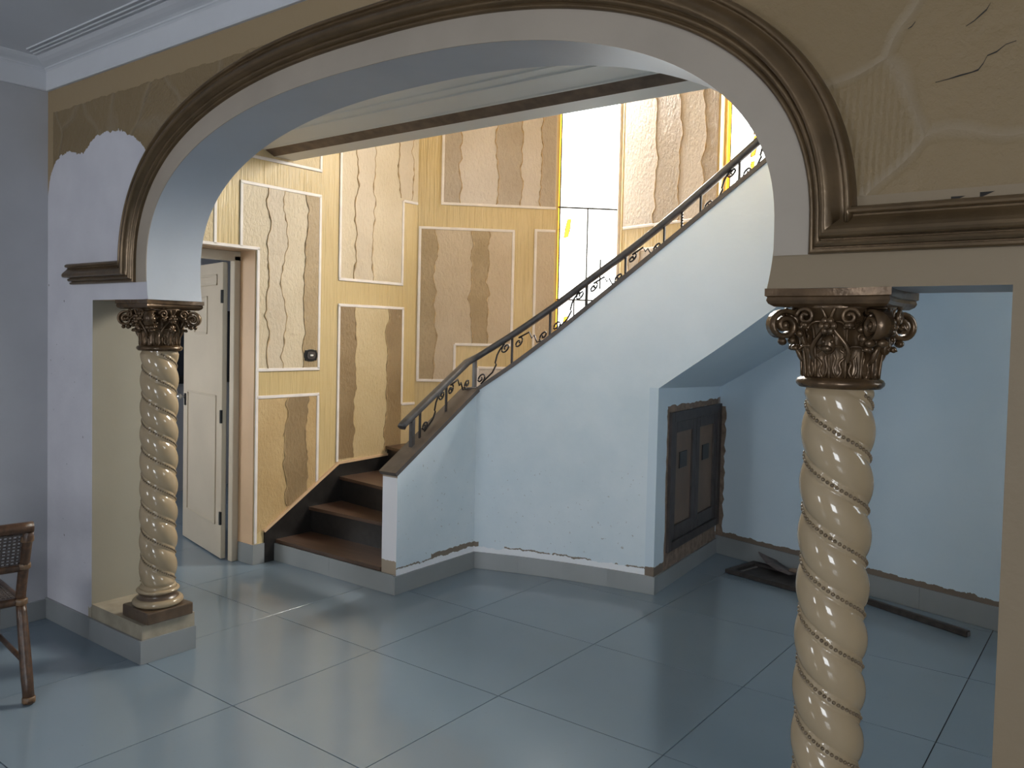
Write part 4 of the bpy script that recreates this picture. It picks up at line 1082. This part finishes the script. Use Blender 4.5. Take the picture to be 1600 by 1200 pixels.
# ------------------------------------------------------------------ rattan chair at the left edge
rz = math.radians(-9)
lx, ly = 0.300, 0.230
tx, ty = 0.150, -1.335
chx = tx - (lx * math.cos(rz) - ly * math.sin(rz)); chy = ty - (lx * math.sin(rz) + ly * math.cos(rz))
chair = empty('rattan_chair', (chx, chy, 0), rz); tag(chair, 'brown rattan chair with woven cane back at the left edge', 'chair')
for sy in (1, -1):
    y = 0.23 * sy
    lg = MB().tube([(0.300, y, 0.004), (0.265, y, 0.10), (0.225, y, 0.22), (0.180, y, 0.36), (0.163, y, 0.40)], lambda q: 0.022 + 0.002 * math.sin(q * 30), 10); lg.build('leg', 'rattan', chair)
    MB().tube([(0.163, y, 0.395), (0.165, y, 0.44), (0.215, y, 0.57), (0.265, y, 0.68), (0.290, y, 0.735)], 0.021, 10).build('back_post', 'rattan', chair)
    MB().tube([(-0.25, y * 0.94, 0.004), (-0.235, y * 0.94, 0.2), (-0.22, y * 0.94, 0.40)], 0.021, 10).build('leg', 'rattan', chair)
    MB().tube([(-0.23, y * 0.95, 0.16), (0.245, y, 0.16)], 0.011, 8).build('stretcher', 'rattan', chair)
    for (px, pz) in ((0.265, 0.695), (0.215, 0.570), (0.167, 0.405), (0.292, 0.02)):
        MB().lathe([(0.022, -0.014), (0.026, -0.010), (0.026, 0.010), (0.022, 0.014)], 14).build('binding', 'binding', chair).location = (px, y, pz)
def bar(pts, r, nm='rail', mat='rattan'):
    n = 13; P3 = []
    for i in range(n): f = i / (n - 1); P3.append(tuple(a + (b - a) * f for a, b in zip(*pts)))
    return MB().tube(P3, r, 10).build(nm, mat, chair)
bar(((0.293, -0.245, 0.748), (0.293, 0.245, 0.748)), 0.024, 'top_rail')
bar(((0.215, -0.23, 0.565), (0.215, 0.23, 0.565)), 0.018, 'lower_rail')
bar(((0.163, -0.23, 0.405), (0.163, 0.23, 0.405)), 0.018, 'seat_rail')
bar(((-0.22, -0.22, 0.405), (-0.22, 0.22, 0.405)), 0.018, 'seat_rail')
for sy in (1, -1): bar(((-0.22, 0.22 * sy, 0.405), (0.163, 0.23 * sy, 0.405)), 0.016, 'seat_rail')
# reeds on the rails
def weave(nm, fn, nu, nv, r):
    b = MB()
    for i in range(nu + 1):
        u = i / nu; b.tube([fn(u, j / (nv * 2), 0.003 * (-1) ** (i + j)) for j in range(nv * 2 + 1)], r, 4)
    for j in range(nv + 1):
        v = j / nv; b.tube([fn(i / (nu * 2), v, -0.003 * (-1) ** (i + j)) for i in range(nu * 2 + 1)], r, 4)
    o = b.build(nm, 'cane', chair, fix=False); o['kind'] = 'stuff'; return o
weave('cane_back', lambda u, v, d: Vector((0.222 + 0.060 * v + d, -0.21 + 0.42 * u, 0.58 + 0.15 * v)), 24, 10, 0.0045)
weave('cane_seat', lambda u, v, d: Vector((-0.21 + 0.365 * u, -0.21 + 0.42 * v, 0.412 + d)), 24, 26, 0.0055)

# ------------------------------------------------------------------ glimpse of the side room
dp = empty('wall_screen', (-3.597, 1.55, 1.15)); tag(dp, 'dark glossy screen on the far wall glimpsed beside the open door', 'screen')
o = MB().box(0.0, 0.05, -0.55, 0.55, -0.10, 0.62).build('casing', 'black', dp); bevel(o, 0.006, 1)
MB().box(0.05, 0.053, -0.52, 0.52, -0.02, 0.59).build('glass', 'darkglass', dp)
